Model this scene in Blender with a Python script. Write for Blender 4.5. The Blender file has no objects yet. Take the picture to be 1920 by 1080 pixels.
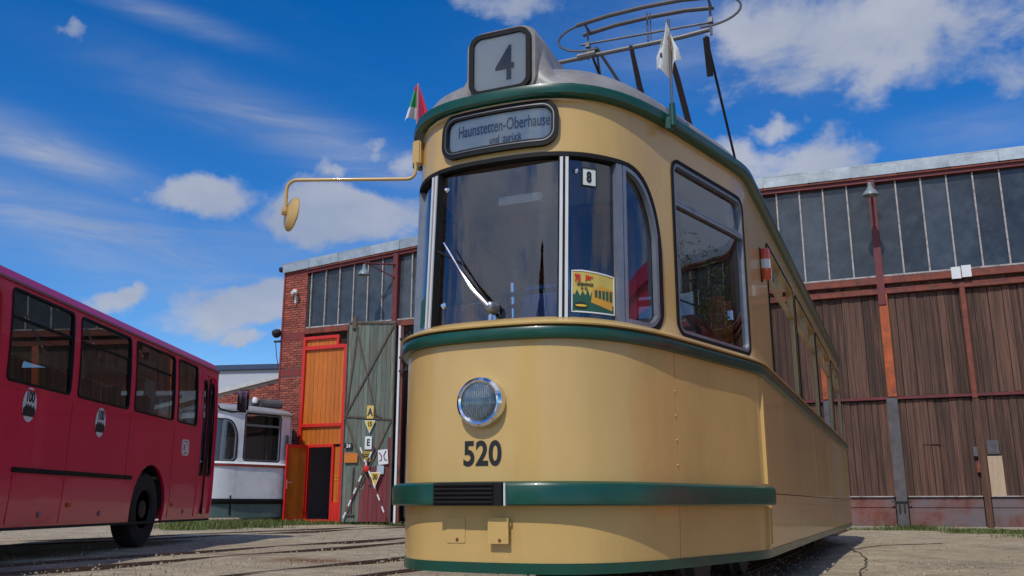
import bpy, bmesh, math, random
from math import sin, cos, pi, radians, hypot, sqrt
from mathutils import Vector, Matrix
from mathutils.geometry import delaunay_2d_cdt
random.seed(7)
SC = bpy.context.scene
COL = SC.collection

# ------------------------------------------------------------------ camera
HC = 0.57                                   # eye height
cam = bpy.data.objects.new('camera', bpy.data.cameras.new('camera'))
COL.objects.link(cam)
cam.location = (0, 0, HC)
cam.rotation_euler = (radians(90 + 13.476), 0, 0)
cam.data.sensor_width = 36.0
cam.data.lens = 36.0 * 1690 / 1920
cam.data.clip_start = 0.05
cam.data.clip_end = 3000
SC.camera = cam

# ------------------------------------------------------------------ sky, sun, exposure
SUN_EL, SUN_AZ = radians(50), radians(180 + 24)      # azimuth from +Y, clockwise
tosun = Vector((sin(SUN_AZ) * cos(SUN_EL), cos(SUN_AZ) * cos(SUN_EL), sin(SUN_EL)))
world = bpy.data.worlds.new('World')
SC.world = world
world.use_nodes = True
wt = world.node_tree
wt.nodes.clear()


def wn(kind, **kw):
    n = wt.nodes.new(kind)
    for k, v in kw.items():
        setattr(n, k, v)
    return n


def wmath(op, a, b=None, c=None, clamp=False):
    n = wn('ShaderNodeMath', operation=op, use_clamp=clamp)
    for i, v in enumerate((a, b, c)):
        if v is None:
            continue
        if isinstance(v, (int, float)):
            n.inputs[i].default_value = v
        else:
            wt.links.new(v, n.inputs[i])
    return n.outputs[0]


def pix_dir(x, y):
    p = radians(13.476)
    u, v = (x - 960) / 1690, (540 - y) / 1690
    return Vector((u, cos(p) - v * sin(p), sin(p) + v * cos(p))).normalized()


def build_sky():
    L = wt.links.new
    out = wn('ShaderNodeOutputWorld')
    sky = wn('ShaderNodeTexSky', sky_type='NISHITA', sun_disc=False)
    sky.sun_elevation = SUN_EL
    sky.sun_rotation = SUN_AZ
    sky.altitude = 500
    sky.air_density = 1.0
    sky.dust_density = 0.15
    sky.ozone_density = 3.0
    hs = wn('ShaderNodeHueSaturation')
    hs.inputs['Saturation'].default_value = 1.42
    hs.inputs['Hue'].default_value = 0.51
    hs.inputs['Value'].default_value = 1.62
    L(sky.outputs[0], hs.inputs['Color'])
    tc = wn('ShaderNodeTexCoord')
    D0 = tc.outputs['Generated']
    D = D0
    sep = wn('ShaderNodeSeparateXYZ')
    L(D, sep.inputs[0])

    def noise(scale, detail, rough, stretch=(1, 1, 1), off=(0, 0, 0), dist=0.0):
        mp = wn('ShaderNodeMapping')
        mp.inputs['Scale'].default_value = stretch
        mp.inputs['Location'].default_value = off
        L(D, mp.inputs['Vector'])
        n = wn('ShaderNodeTexNoise')
        n.inputs['Scale'].default_value = scale
        n.inputs['Detail'].default_value = detail
        n.inputs['Roughness'].default_value = rough
        n.inputs['Distortion'].default_value = dist
        L(mp.outputs[0], n.inputs['Vector'])
        return n.outputs['Fac']
    n_big = noise(2.1, 3, .5, (1, 1, 2.2), (3.1, .4, 1.7))
    n_det = noise(9.0, 9, .58, (1, 1, 1.7), (.3, 2.2, .9), .35)
    n_fine = noise(30, 6, .6, (1, 1, 1.4))
    n_wisp = noise(5.0, 8, .62, (1, 1, 5.0), (1.3, 0, .4), 1.2)
    # cumulus banks standing in this part of the sky: centre, half widths (px of view), weight, tilt
    blobs = [((650, 400), (185, 76), 1.12, 0), ((385, 365), (112, 46), 1.0, 12), ((695, 278), (45, 30), .75, 0), ((640, 320), (60, 34), .8, 0),
             ((480, 578), (190, 50), 1.1, 12), ((222, 562), (58, 26), .9, 8), ((450, 645), (48, 13), .75, 0), ((515, 640), (30, 18), .6, 0),
             ((1640, 50), (330, 120), .95, -8), ((1880, 90), (150, 90), .62, 0), ((1500, 315), (150, 62), 1.0, 0), ((1468, 235), (50, 34), .85, 0), ((1395, 300), (80, 40), .85, 0),
             ((880, -14), (180, 44), .85, -5), ((132, 72), (26, 12), .5, 15), ((760, 330), (60, 70), .75, 0)]
    streaks = [((90, 285), (190, 34), 1.0, -14), ((200, 445), (330, 60), 1.0, -13), ((560, 250), (260, 42), .95, -16), ((330, 35), (140, 18), .6, -8),
               ((560, 480), (260, 50), .7, -4), ((1840, 240), (120, 40), .35, 0), ((1300, 60), (260, 100), .45, -10)]

    def cover(lst):
        tot = None
        for (cx, cy), (hx, hy), w, tilt in lst:
            d0 = pix_dir(cx, cy)
            r0 = Vector((d0.y, -d0.x, 0)).normalized()
            u0 = r0.cross(d0).normalized()
            ct, st = cos(radians(tilt)), sin(radians(tilt))
            right, up = r0 * ct + u0 * st, u0 * ct - r0 * st
            a = wn('ShaderNodeVectorMath', operation='DOT_PRODUCT')
            L(D, a.inputs[0])
            a.inputs[1].default_value = right * (1738.0 / hx)
            b = wn('ShaderNodeVectorMath', operation='DOT_PRODUCT')
            L(D, b.inputs[0])
            b.inputs[1].default_value = up * (1738.0 / hy)
            f = wn('ShaderNodeVectorMath', operation='DOT_PRODUCT')
            L(D, f.inputs[0])
            f.inputs[1].default_value = d0
            r2 = wmath('ADD', wmath('POWER', a.outputs['Value'], 2.0), wmath('POWER', b.outputs['Value'], 2.0))
            g = wmath('MULTIPLY', wmath('EXPONENT', wmath('MULTIPLY', r2, -0.9)), w)
            g = wmath('MULTIPLY', g, wmath('GREATER_THAN', f.outputs['Value'], 0.0))
            tot = g if tot is None else wmath('MAXIMUM', tot, g)
        return tot
    wv = wn('ShaderNodeTexNoise')
    wv.inputs['Scale'].default_value = 11
    wv.inputs['Detail'].default_value = 5
    wv.inputs['Roughness'].default_value = .6
    L(D0, wv.inputs['Vector'])
    wsub = wn('ShaderNodeVectorMath', operation='SUBTRACT')
    L(wv.outputs['Color'], wsub.inputs[0])
    wsub.inputs[1].default_value = (.5, .5, .5)
    wsc = wn('ShaderNodeVectorMath', operation='SCALE')
    L(wsub.outputs[0], wsc.inputs[0])
    wsc.inputs['Scale'].default_value = .085
    wadd = wn('ShaderNodeVectorMath', operation='ADD')
    L(D0, wadd.inputs[0])
    L(wsc.outputs[0], wadd.inputs[1])
    D = wadd.outputs[0]
    cov = cover(blobs)
    D = D0
    covw = cover(streaks)
    # the rest of the sky carries the same scattered cumulus, set by the broad noise
    front = wn('ShaderNodeMapRange')
    front.inputs['From Min'].default_value = .55
    front.inputs['From Max'].default_value = .80
    L(sep.outputs['Y'], front.inputs['Value'])
    gen = wmath('MULTIPLY', wmath('SUBTRACT', n_big, .36), 3.4, clamp=True)
    gen = wmath('MULTIPLY', gen, wmath('SUBTRACT', 1.0, front.outputs[0]))
    cov = wmath('MAXIMUM', cov, gen)
    raw = wmath('ADD', cov, wmath('MULTIPLY', wmath('SUBTRACT', n_det, .5), 1.6))
    raw = wmath('ADD', raw, wmath('MULTIPLY', wmath('SUBTRACT', n_fine, .5), .40))
    dens = wn('ShaderNodeMapRange', interpolation_type='SMOOTHSTEP')
    dens.inputs['From Min'].default_value = .34
    dens.inputs['From Max'].default_value = .86
    L(raw, dens.inputs['Value'])
    # thin high streaks
    wis = wn('ShaderNodeMapRange', interpolation_type='SMOOTHSTEP')
    wis.inputs['From Min'].default_value = .30
    wis.inputs['From Max'].default_value = .78
    L(n_wisp, wis.inputs['Value'])
    soft = wmath('MULTIPLY', covw, wmath('ADD', wmath('MULTIPLY', wis.outputs[0], .55), .22))
    thin = wmath('MULTIPLY', wmath('MULTIPLY', wis.outputs[0], wis.outputs[0]), .02)
    wisp = wmath('MAXIMUM', soft, thin)
    alpha = wmath('MAXIMUM', wmath('MULTIPLY', dens.outputs[0], .88), wisp)
    # cloud brightness: thick parts a little grey, edges sunlit
    sh = wn('ShaderNodeMapRange')
    sh.inputs['From Min'].default_value = .35
    sh.inputs['From Max'].default_value = .75
    L(noise(6.0, 6, .55, (1, 1, 2.0), (.5, 1.1, .72)), sh.inputs['Value'])
    ramp = wn('ShaderNodeMix', data_type='RGBA')
    ramp.inputs[6].default_value = (3.9, 4.5, 5.9, 1)
    ramp.inputs[7].default_value = (6.1, 6.35, 7.1, 1)
    L(sh.outputs[0], ramp.inputs[0])
    sd = wn('ShaderNodeVectorMath', operation='DOT_PRODUCT')
    L(D0, sd.inputs[0])
    sd.inputs[1].default_value = tosun
    glow = wmath('ADD', wmath('MULTIPLY', wmath('POWER', wmath('MAXIMUM', sd.outputs['Value'], 0.0), 3.0), 1.3), 1.0)
    lit = wn('ShaderNodeVectorMath', operation='SCALE')
    L(ramp.outputs[2], lit.inputs[0])
    L(glow, lit.inputs['Scale'])
    mix = wn('ShaderNodeMix', data_type='RGBA')
    L(alpha, mix.inputs[0])
    L(hs.outputs[0], mix.inputs[6])
    L(lit.outputs[0], mix.inputs[7])
    bg = wn('ShaderNodeBackground')
    bg.inputs['Strength'].default_value = 0.085
    L(mix.outputs[2], bg.inputs['Color'])
    L(bg.outputs[0], out.inputs['Surface'])


build_sky()
sun = bpy.data.objects.new('sun', bpy.data.lights.new('sun', 'SUN'))
COL.objects.link(sun)
sun.data.energy = 2.7
sun.data.angle = radians(.5)
sun.data.color = (1, .955, .88)
sun.rotation_euler = (-tosun).to_track_quat('-Z', 'Y').to_euler()
sun.location = (-20, -40, 50)
vs = SC.view_settings
vs.view_transform = 'Standard'
vs.look = 'None'
vs.exposure = 0.0
vs.gamma = 1.0
vs.use_curve_mapping = False
SC.cycles.max_bounces = 8
SC.cycles.transparent_max_bounces = 24
SC.cycles.use_denoising = True

# ------------------------------------------------------------------ materials
MATS = {}


def mat(name, col=(.5, .5, .5), rough=.5, metal=0.0, var=.10, scale=6.0, bump=0.0, bscale=40.0, coat=0.0, rand=0.0, stretch=(1, 1, 1),
        dirt=None, dirt_amt=.5, dirt_scale=3.0, spec=.5, dlo=.50, dhi=.66):
    if name in MATS:
        return MATS[name]
    m = bpy.data.materials.new(name)
    m.use_nodes = True
    t = m.node_tree
    L = t.links.new
    b = t.nodes['Principled BSDF']
    b.inputs['Metallic'].default_value = metal
    b.inputs['Specular IOR Level'].default_value = spec
    b.inputs['Coat Weight'].default_value = coat
    b.inputs['Coat Roughness'].default_value = .04
    tc = t.nodes.new('ShaderNodeTexCoord')
    mp = t.nodes.new('ShaderNodeMapping')
    mp.inputs['Scale'].default_value = stretch
    L(tc.outputs['Object'], mp.inputs['Vector'])
    vec = mp.outputs[0]
    if rand:
        oi = t.nodes.new('ShaderNodeObjectInfo')
        add = t.nodes.new('ShaderNodeVectorMath')
        add.operation = 'ADD'
        sc = t.nodes.new('ShaderNodeMath')
        sc.operation = 'MULTIPLY'
        sc.inputs[1].default_value = 37.0
        L(oi.outputs['Random'], sc.inputs[0])
        L(mp.outputs[0], add.inputs[0])
        L(sc.outputs[0], add.inputs[1])
        vec = add.outputs[0]
    n = t.nodes.new('ShaderNodeTexNoise')
    n.inputs['Scale'].default_value = scale
    n.inputs['Detail'].default_value = 7
    n.inputs['Roughness'].default_value = .62
    L(vec, n.inputs['Vector'])
    mx = t.nodes.new('ShaderNodeMix')
    mx.data_type = 'RGBA'
    c = Vector(col[:3])
    mx.inputs[6].default_value = (*(c * (1 - var)), 1)
    mx.inputs[7].default_value = (*[min(1, v) for v in c * (1 + var)], 1)
    mr = t.nodes.new('ShaderNodeMapRange')
    mr.inputs['From Min'].default_value = .3
    mr.inputs['From Max'].default_value = .7
    L(n.outputs['Fac'], mr.inputs['Value'])
    L(mr.outputs[0], mx.inputs[0])
    colout = mx.outputs[2]
    if rand:
        hs = t.nodes.new('ShaderNodeHueSaturation')
        r2 = t.nodes.new('ShaderNodeMapRange')
        r2.inputs['To Min'].default_value = 1 - rand
        r2.inputs['To Max'].default_value = 1 + rand
        L(oi.outputs['Random'], r2.inputs['Value'])
        L(r2.outputs[0], hs.inputs['Value'])
        L(colout, hs.inputs['Color'])
        colout = hs.outputs[0]
    if dirt is not None:
        n2 = t.nodes.new('ShaderNodeTexNoise')
        n2.inputs['Scale'].default_value = dirt_scale
        n2.inputs['Detail'].default_value = 9
        n2.inputs['Roughness'].default_value = .68
        L(vec, n2.inputs['Vector'])
        m2 = t.nodes.new('ShaderNodeMapRange')
        m2.inputs['From Min'].default_value = dlo
        m2.inputs['From Max'].default_value = dhi
        m2.inputs['To Max'].default_value = dirt_amt
        L(n2.outputs['Fac'], m2.inputs['Value'])
        md = t.nodes.new('ShaderNodeMix')
        md.data_type = 'RGBA'
        md.inputs[7].default_value = (*dirt[:3], 1)
        L(m2.outputs[0], md.inputs[0])
        L(colout, md.inputs[6])
        colout = md.outputs[2]
    L(colout, b.inputs['Base Color'])
    rr = t.nodes.new('ShaderNodeMapRange')
    rr.inputs['To Min'].default_value = max(.02, rough - .07)
    rr.inputs['To Max'].default_value = min(1, rough + .09)
    L(n.outputs['Fac'], rr.inputs['Value'])
    L(rr.outputs[0], b.inputs['Roughness'])
    if bump:
        n3 = t.nodes.new('ShaderNodeTexNoise')
        n3.inputs['Scale'].default_value = bscale
        n3.inputs['Detail'].default_value = 4
        L(vec, n3.inputs['Vector'])
        bp = t.nodes.new('ShaderNodeBump')
        bp.inputs['Strength'].default_value = bump
        bp.inputs['Distance'].default_value = .01
        L(n3.outputs['Fac'], bp.inputs['Height'])
        L(bp.outputs[0], b.inputs['Normal'])
    MATS[name] = m
    return m


def glass(name, tint=(.8, .85, .85), refl=.10, rough=.01):
    if name in MATS:
        return MATS[name]
    m = bpy.data.materials.new(name)
    m.use_nodes = True
    t = m.node_tree
    L = t.links.new
    t.nodes.remove(t.nodes['Principled BSDF'])
    tr = t.nodes.new('ShaderNodeBsdfTransparent')
    tr.inputs[0].default_value = (*tint, 1)
    gl = t.nodes.new('ShaderNodeBsdfGlossy')
    gl.inputs['Roughness'].default_value = rough
    gl.inputs['Color'].default_value = (.95, .97, 1, 1)
    lw = t.nodes.new('ShaderNodeFresnel')
    lw.inputs['IOR'].default_value = 1.5
    ad = t.nodes.new('ShaderNodeMath')
    ad.operation = 'MULTIPLY_ADD'
    ad.use_clamp = True
    ad.inputs[1].default_value = 1.35
    ad.inputs[2].default_value = refl
    L(lw.outputs[0], ad.inputs[0])
    mx = t.nodes.new('ShaderNodeMixShader')
    L(ad.outputs[0], mx.inputs[0])
    L(tr.outputs[0], mx.inputs[1])
    L(gl.outputs[0], mx.inputs[2])
    L(mx.outputs[0], t.nodes['Material Output'].inputs[0])
    MATS[name] = m
    return m


CREAM = mat('tram_cream_paint', (.59, .385, .132), .30, var=.07, scale=1.6, coat=.30, spec=.40, bump=.10, bscale=1.4, dirt=(.33, .20, .085), dirt_amt=.22, dirt_scale=2.6, stretch=(1.3, 1.3, .45))
GREEN = mat('tram_green_paint', (.002, .062, .038), .32, var=.18, scale=5, coat=.12, dirt=(.02, .05, .035), dirt_amt=.5, dirt_scale=7, bump=.05, bscale=6)
ROOFG = mat('tram_roof_grey', (.27, .25, .235), .42, var=.18, scale=5, bump=.05, dirt=(.12, .11, .10), dirt_amt=.5, dirt_scale=4)
RUBBER = mat('black_rubber', (.012, .0115, .0115), .62, var=.2, spec=.2)
ALU = mat('window_aluminium', (.24, .26, .29), .38, metal=.55, var=.1, scale=12)
CHROME = mat('chrome', (.75, .76, .78), .10, metal=1, var=.03)
STRIP = mat('white_strip', (.62, .62, .61), .4, var=.06)
INK = mat('black_lettering', (.012, .012, .012), .5, var=.05)
DARK = mat('dark_underframe', (.02, .019, .018), .75, var=.25)
INTR = mat('tram_interior_cream', (.42, .30, .16), .5, var=.08)
WOODI = mat('varnished_wood', (.34, .105, .022), .32, var=.25, scale=5, stretch=(6, 6, 1), coat=.3)
SEATM = mat('seat_leather', (.10, .045, .028), .5, var=.15)
STEEL = mat('steel_tube', (.17, .165, .165), .42, metal=.7, var=.15, scale=12)
GLASS = glass('tram_window_glass', (.88, .90, .90), .055)
BGLASS = glass('bus_window_glass', (.55, .60, .62), .03)
SIGNW = mat('sign_paper', (.74, .75, .72), .5, var=.04)
WHITE = mat('white_paint', (.72, .72, .70), .4, var=.05)
YELL = mat('sign_yellow', (.70, .46, .03), .45, var=.08)
REDP = mat('red_paint', (.55, .018, .012), .4, var=.10)

# ------------------------------------------------------------------ mesh helpers


class MB:
    """collects shapes; build() links them as one mesh object"""

    def __init__(self):
        self.v, self.f = [], []

    def add(self, vs, fs):
        o = len(self.v)
        self.v += [tuple(p) for p in vs]
        self.f += [[i + o for i in q] for q in fs]
        return self

    def box(self, c, s, rz=0.0, bev=0.0, rx=0.0, ry=0.0):
        bm = bmesh.new()
        bmesh.ops.create_cube(bm, size=1)
        bmesh.ops.scale(bm, vec=s, verts=bm.verts)
        if bev:
            bmesh.ops.bevel(bm, geom=bm.edges[:], offset=bev, segments=2, affect='EDGES')
        M = Matrix.Translation(c) @ Matrix.Rotation(rz, 4, 'Z') @ Matrix.Rotation(ry, 4, 'Y') @ Matrix.Rotation(rx, 4, 'X')
        bm.verts.index_update()
        self.add([M @ v.co for v in bm.verts], [[v.index for v in f.verts] for f in bm.faces])
        bm.free()
        return self

    def tube(self, pts, r, n=8, cap=True):
        q0 = [Vector(p) for p in pts]
        pts = [p for i, p in enumerate(q0) if i == 0 or (p - q0[i - 1]).length > 1e-5]
        rs = r if isinstance(r, (list, tuple)) else [r] * len(pts)
        vs, fs = [], []
        prev = None
        for i, p in enumerate(pts):
            d = (pts[min(i + 1, len(pts) - 1)] - pts[max(i - 1, 0)]).normalized()
            if prev is None:
                a = Vector((0, 0, 1)) if abs(d.z) < .9 else Vector((1, 0, 0))
                x = d.cross(a).normalized()
            else:
                x = (prev - d * prev.dot(d)).normalized()
            prev = x
            y = d.cross(x)
            for k in range(n):
                t = 2 * pi * k / n
                vs.append(p + (x * cos(t) + y * sin(t)) * rs[i])
        for i in range(len(pts) - 1):
            for k in range(n):
                k2 = (k + 1) % n
                fs.append([i * n + k, i * n + k2, (i + 1) * n + k2, (i + 1) * n + k])
        if cap:
            fs.append(list(range(n))[::-1])
            fs.append([(len(pts) - 1) * n + k for k in range(n)])
        return self.add(vs, fs)

    def lathe(self, prof, n=24, M=Matrix()):
        """prof: (r, h) pairs turned about local Z"""
        vs, fs = [], []
        for r, h in prof:
            for k in range(n):
                t = 2 * pi * k / n
                vs.append(M @ Vector((r * cos(t), r * sin(t), h)))
        for i in range(len(prof) - 1):
            for k in range(n):
                k2 = (k + 1) % n
                fs.append([i * n + k, i * n + k2, (i + 1) * n + k2, (i + 1) * n + k])
        fs.append([k for k in range(n)][::-1])
        fs.append([(len(prof) - 1) * n + k for k in range(n)])
        return self.add(vs, fs)

    def prism(self, poly, y0, y1, M=Matrix()):
        """polygon in (x, z), extruded along y"""
        n = len(poly)
        vs = [M @ Vector((x, y0, z)) for x, z in poly] + [M @ Vector((x, y1, z)) for x, z in poly]
        fs = [list(range(n)), [n + k for k in range(n)][::-1]]
        for k in range(n):
            k2 = (k + 1) % n
            fs.append([k, n + k, n + k2, k2])
        return self.add(vs, fs)

    def mesh(self, name, smooth=32):
        me = bpy.data.meshes.new(name)
        me.from_pydata(self.v, [], self.f)
        me.validate()
        if smooth:
            me.shade_smooth()
            me.set_sharp_from_angle(angle=radians(smooth))
        return me

    def build(self, name, m, parent=None, smooth=32, fix=False):
        me = self.mesh(name, smooth)
        if fix:
            bm = bmesh.new()
            bm.from_mesh(me)
            bmesh.ops.recalc_face_normals(bm, faces=bm.faces)
            bm.to_mesh(me)
            bm.free()
        return link(name, me, m, parent)


def link(name, me, m=None, parent=None):
    if m is not None and not me.materials:
        me.materials.append(m)
    o = bpy.data.objects.new(name, me)
    COL.objects.link(o)
    if parent is not None:
        o.parent = parent
    return o


def tag(o, label=None, cat=None, group=None, kind=None):
    if label:
        o['label'] = label
    if cat:
        o['category'] = cat
    if group:
        o['group'] = group
    if kind:
        o['kind'] = kind
    return o


def thing(name, label, cat, loc=(0, 0, 0), rz=0.0, group=None):
    o = bpy.data.objects.new(name, None)
    COL.objects.link(o)
    o.location = loc
    o.rotation_euler = (0, 0, rz)
    return tag(o, label, cat, group)


def copy_tree(o, parent=None):
    c = o.copy()
    COL.objects.link(c)
    c.parent = parent
    for ch in o.children:
        copy_tree(ch, c)
    return c


def rrect(x0, x1, z0, z1, r, seg=6):
    """rounded rectangle, counter-clockwise; r one radius or (bl, br, tr, tl)"""
    rs = r if isinstance(r, (tuple, list)) else (r,) * 4
    out = []
    for (cx, cz, a0, rr) in ((x0 + rs[0], z0 + rs[0], pi, rs[0]), (x1 - rs[1], z0 + rs[1], 1.5 * pi, rs[1]),
                             (x1 - rs[2], z1 - rs[2], 0, rs[2]), (x0 + rs[3], z1 - rs[3], .5 * pi, rs[3])):
        for k in range(seg + 1):
            a = a0 + .5 * pi * k / seg
            out.append((cx + rr * cos(a), cz + rr * sin(a)))
    return out


def densify(loop, step):
    out = []
    for i, p in enumerate(loop):
        q = loop[(i + 1) % len(loop)]
        d = hypot(q[0] - p[0], q[1] - p[1])
        if d < 1e-6:
            continue
        n = max(1, int(d / step + .5))
        for k in range(n):
            out.append((p[0] + (q[0] - p[0]) * k / n, p[1] + (q[1] - p[1]) * k / n))
    return out


def inside(p, loop):
    c = False
    x, y = p
    j = len(loop) - 1
    for i in range(len(loop)):
        xi, yi = loop[i]
        xj, yj = loop[j]
        if (yi > y) != (yj > y) and x < (xj - xi) * (y - yi) / (yj - yi) + xi:
            c = not c
        j = i
    return c


def cdt(outer, holes, grid):
    pts, edges = [], []
    for lp in [outer] + holes:
        o = len(pts)
        pts += [Vector(p) for p in lp]
        edges += [(o + i, o + (i + 1) % len(lp)) for i in range(len(lp))]
    for g in grid:
        if inside(g, outer) and not any(inside(g, h) for h in holes):
            pts.append(Vector(g))
    v, e, f, *_ = delaunay_2d_cdt(pts, edges, [], 0, 1e-5)
    keep = []
    for t in f:
        c = (sum(v[i].x for i in t) / len(t), sum(v[i].y for i in t) / len(t))
        if inside(c, outer) and not any(inside(c, h) for h in holes):
            keep.append(list(t))
    return [(p.x, p.y) for p in v], keep


def sheet(v2, f2, fn, thick=0.0):
    """map a flat triangulation through fn(u, z, off); thick > 0 adds an inner skin and the rims"""
    mb = MB()
    n = len(v2)
    vs = [fn(u, z, 0.0) for u, z in v2]
    fs = [list(f) for f in f2]
    if thick:
        vs += [fn(u, z, -thick) for u, z in v2]
        cnt = {}
        for f in f2:
            for i in range(len(f)):
                a, b = f[i], f[(i + 1) % len(f)]
                k = (min(a, b), max(a, b))
                cnt.setdefault(k, []).append((a, b))
        fs += [[i + n for i in f][::-1] for f in f2]
        for k, l in cnt.items():
            if len(l) == 1:
                a, b = l[0]
                fs.append([b, a, a + n, b + n])
    return mb.add(vs, fs)


def ring(loop, fn, a0, a1, o0, o1, closed=True, round_=False):
    """a frame of rectangular section round a loop in (u, z): a across (positive outward for a ccw loop), o off the surface"""
    n = len(loop)
    secs = []
    prof = [(a0, o0), (a0, o1), (a1, o1), (a1, o0)]
    if round_:
        am = (a0 + a1) / 2
        h = (a1 - a0) / 2
        prof = [(a0, o0)] + [(am - h * cos(t * pi / 5), o0 + (o1 - o0) * sin(t * pi / 5) ** .7) for t in range(1, 5)] + [(a1, o0)]
    for i in range(n):
        p, q = (loop[i - 1], loop[(i + 1) % n]) if closed else (loop[max(i - 1, 0)], loop[min(i + 1, n - 1)])
        tx, tz = q[0] - p[0], q[1] - p[1]
        l = hypot(tx, tz) or 1
        nx, nz = tz / l, -tx / l
        secs.append([fn(loop[i][0] + nx * a, loop[i][1] + nz * a, o) for a, o in prof])
    m = len(prof)
    vs = [p for s in secs for p in s]
    fs = []
    for i in range(n if closed else n - 1):
        j = (i + 1) % n
        for k in range(m if not round_ else m - 1):
            k2 = (k + 1) % m
            fs.append([i * m + k, i * m + k2, j * m + k2, j * m + k])
    return MB().add(vs, fs)


FONTC = {}


def text2d(s, h, xs=1.0, bold=0.0, spacing=1.0):
    """flat lettering: (verts in 2D centred on 0, faces); h is the capital height"""
    cu = bpy.data.curves.new('t', 'FONT')
    cu.body = s
    cu.size = h / .69
    cu.align_x = 'CENTER'
    cu.align_y = 'CENTER'
    cu.offset = bold
    cu.space_character = spacing
    cu.fill_mode = 'FRONT'
    cu.resolution_u = 5
    ob = bpy.data.objects.new('t', cu)
    me = bpy.data.meshes.new_from_object(ob)
    ys = [v.co.y for v in me.vertices]
    cy = (min(ys) + max(ys)) / 2 if ys else 0
    v = [(p.co.x * xs, p.co.y - cy) for p in me.vertices]
    f = [list(p.vertices) for p in me.polygons]
    bpy.data.objects.remove(ob)
    bpy.data.meshes.remove(me)
    return v, f


def flat_map(M):
    """(u, z, off) -> M applied to (u, -off, z): a flat sheet facing local -y"""
    return lambda u, z, o=0.0: M @ Vector((u, -o, z))


# ------------------------------------------------------------------ tram frame of reference
YAW = radians(23.2)
AX = Vector((sin(YAW), cos(YAW), 0))
PR = Vector((cos(YAW), -sin(YAW), 0))
TRAM_O = PR * -1.887 + AX * 3.93


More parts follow.
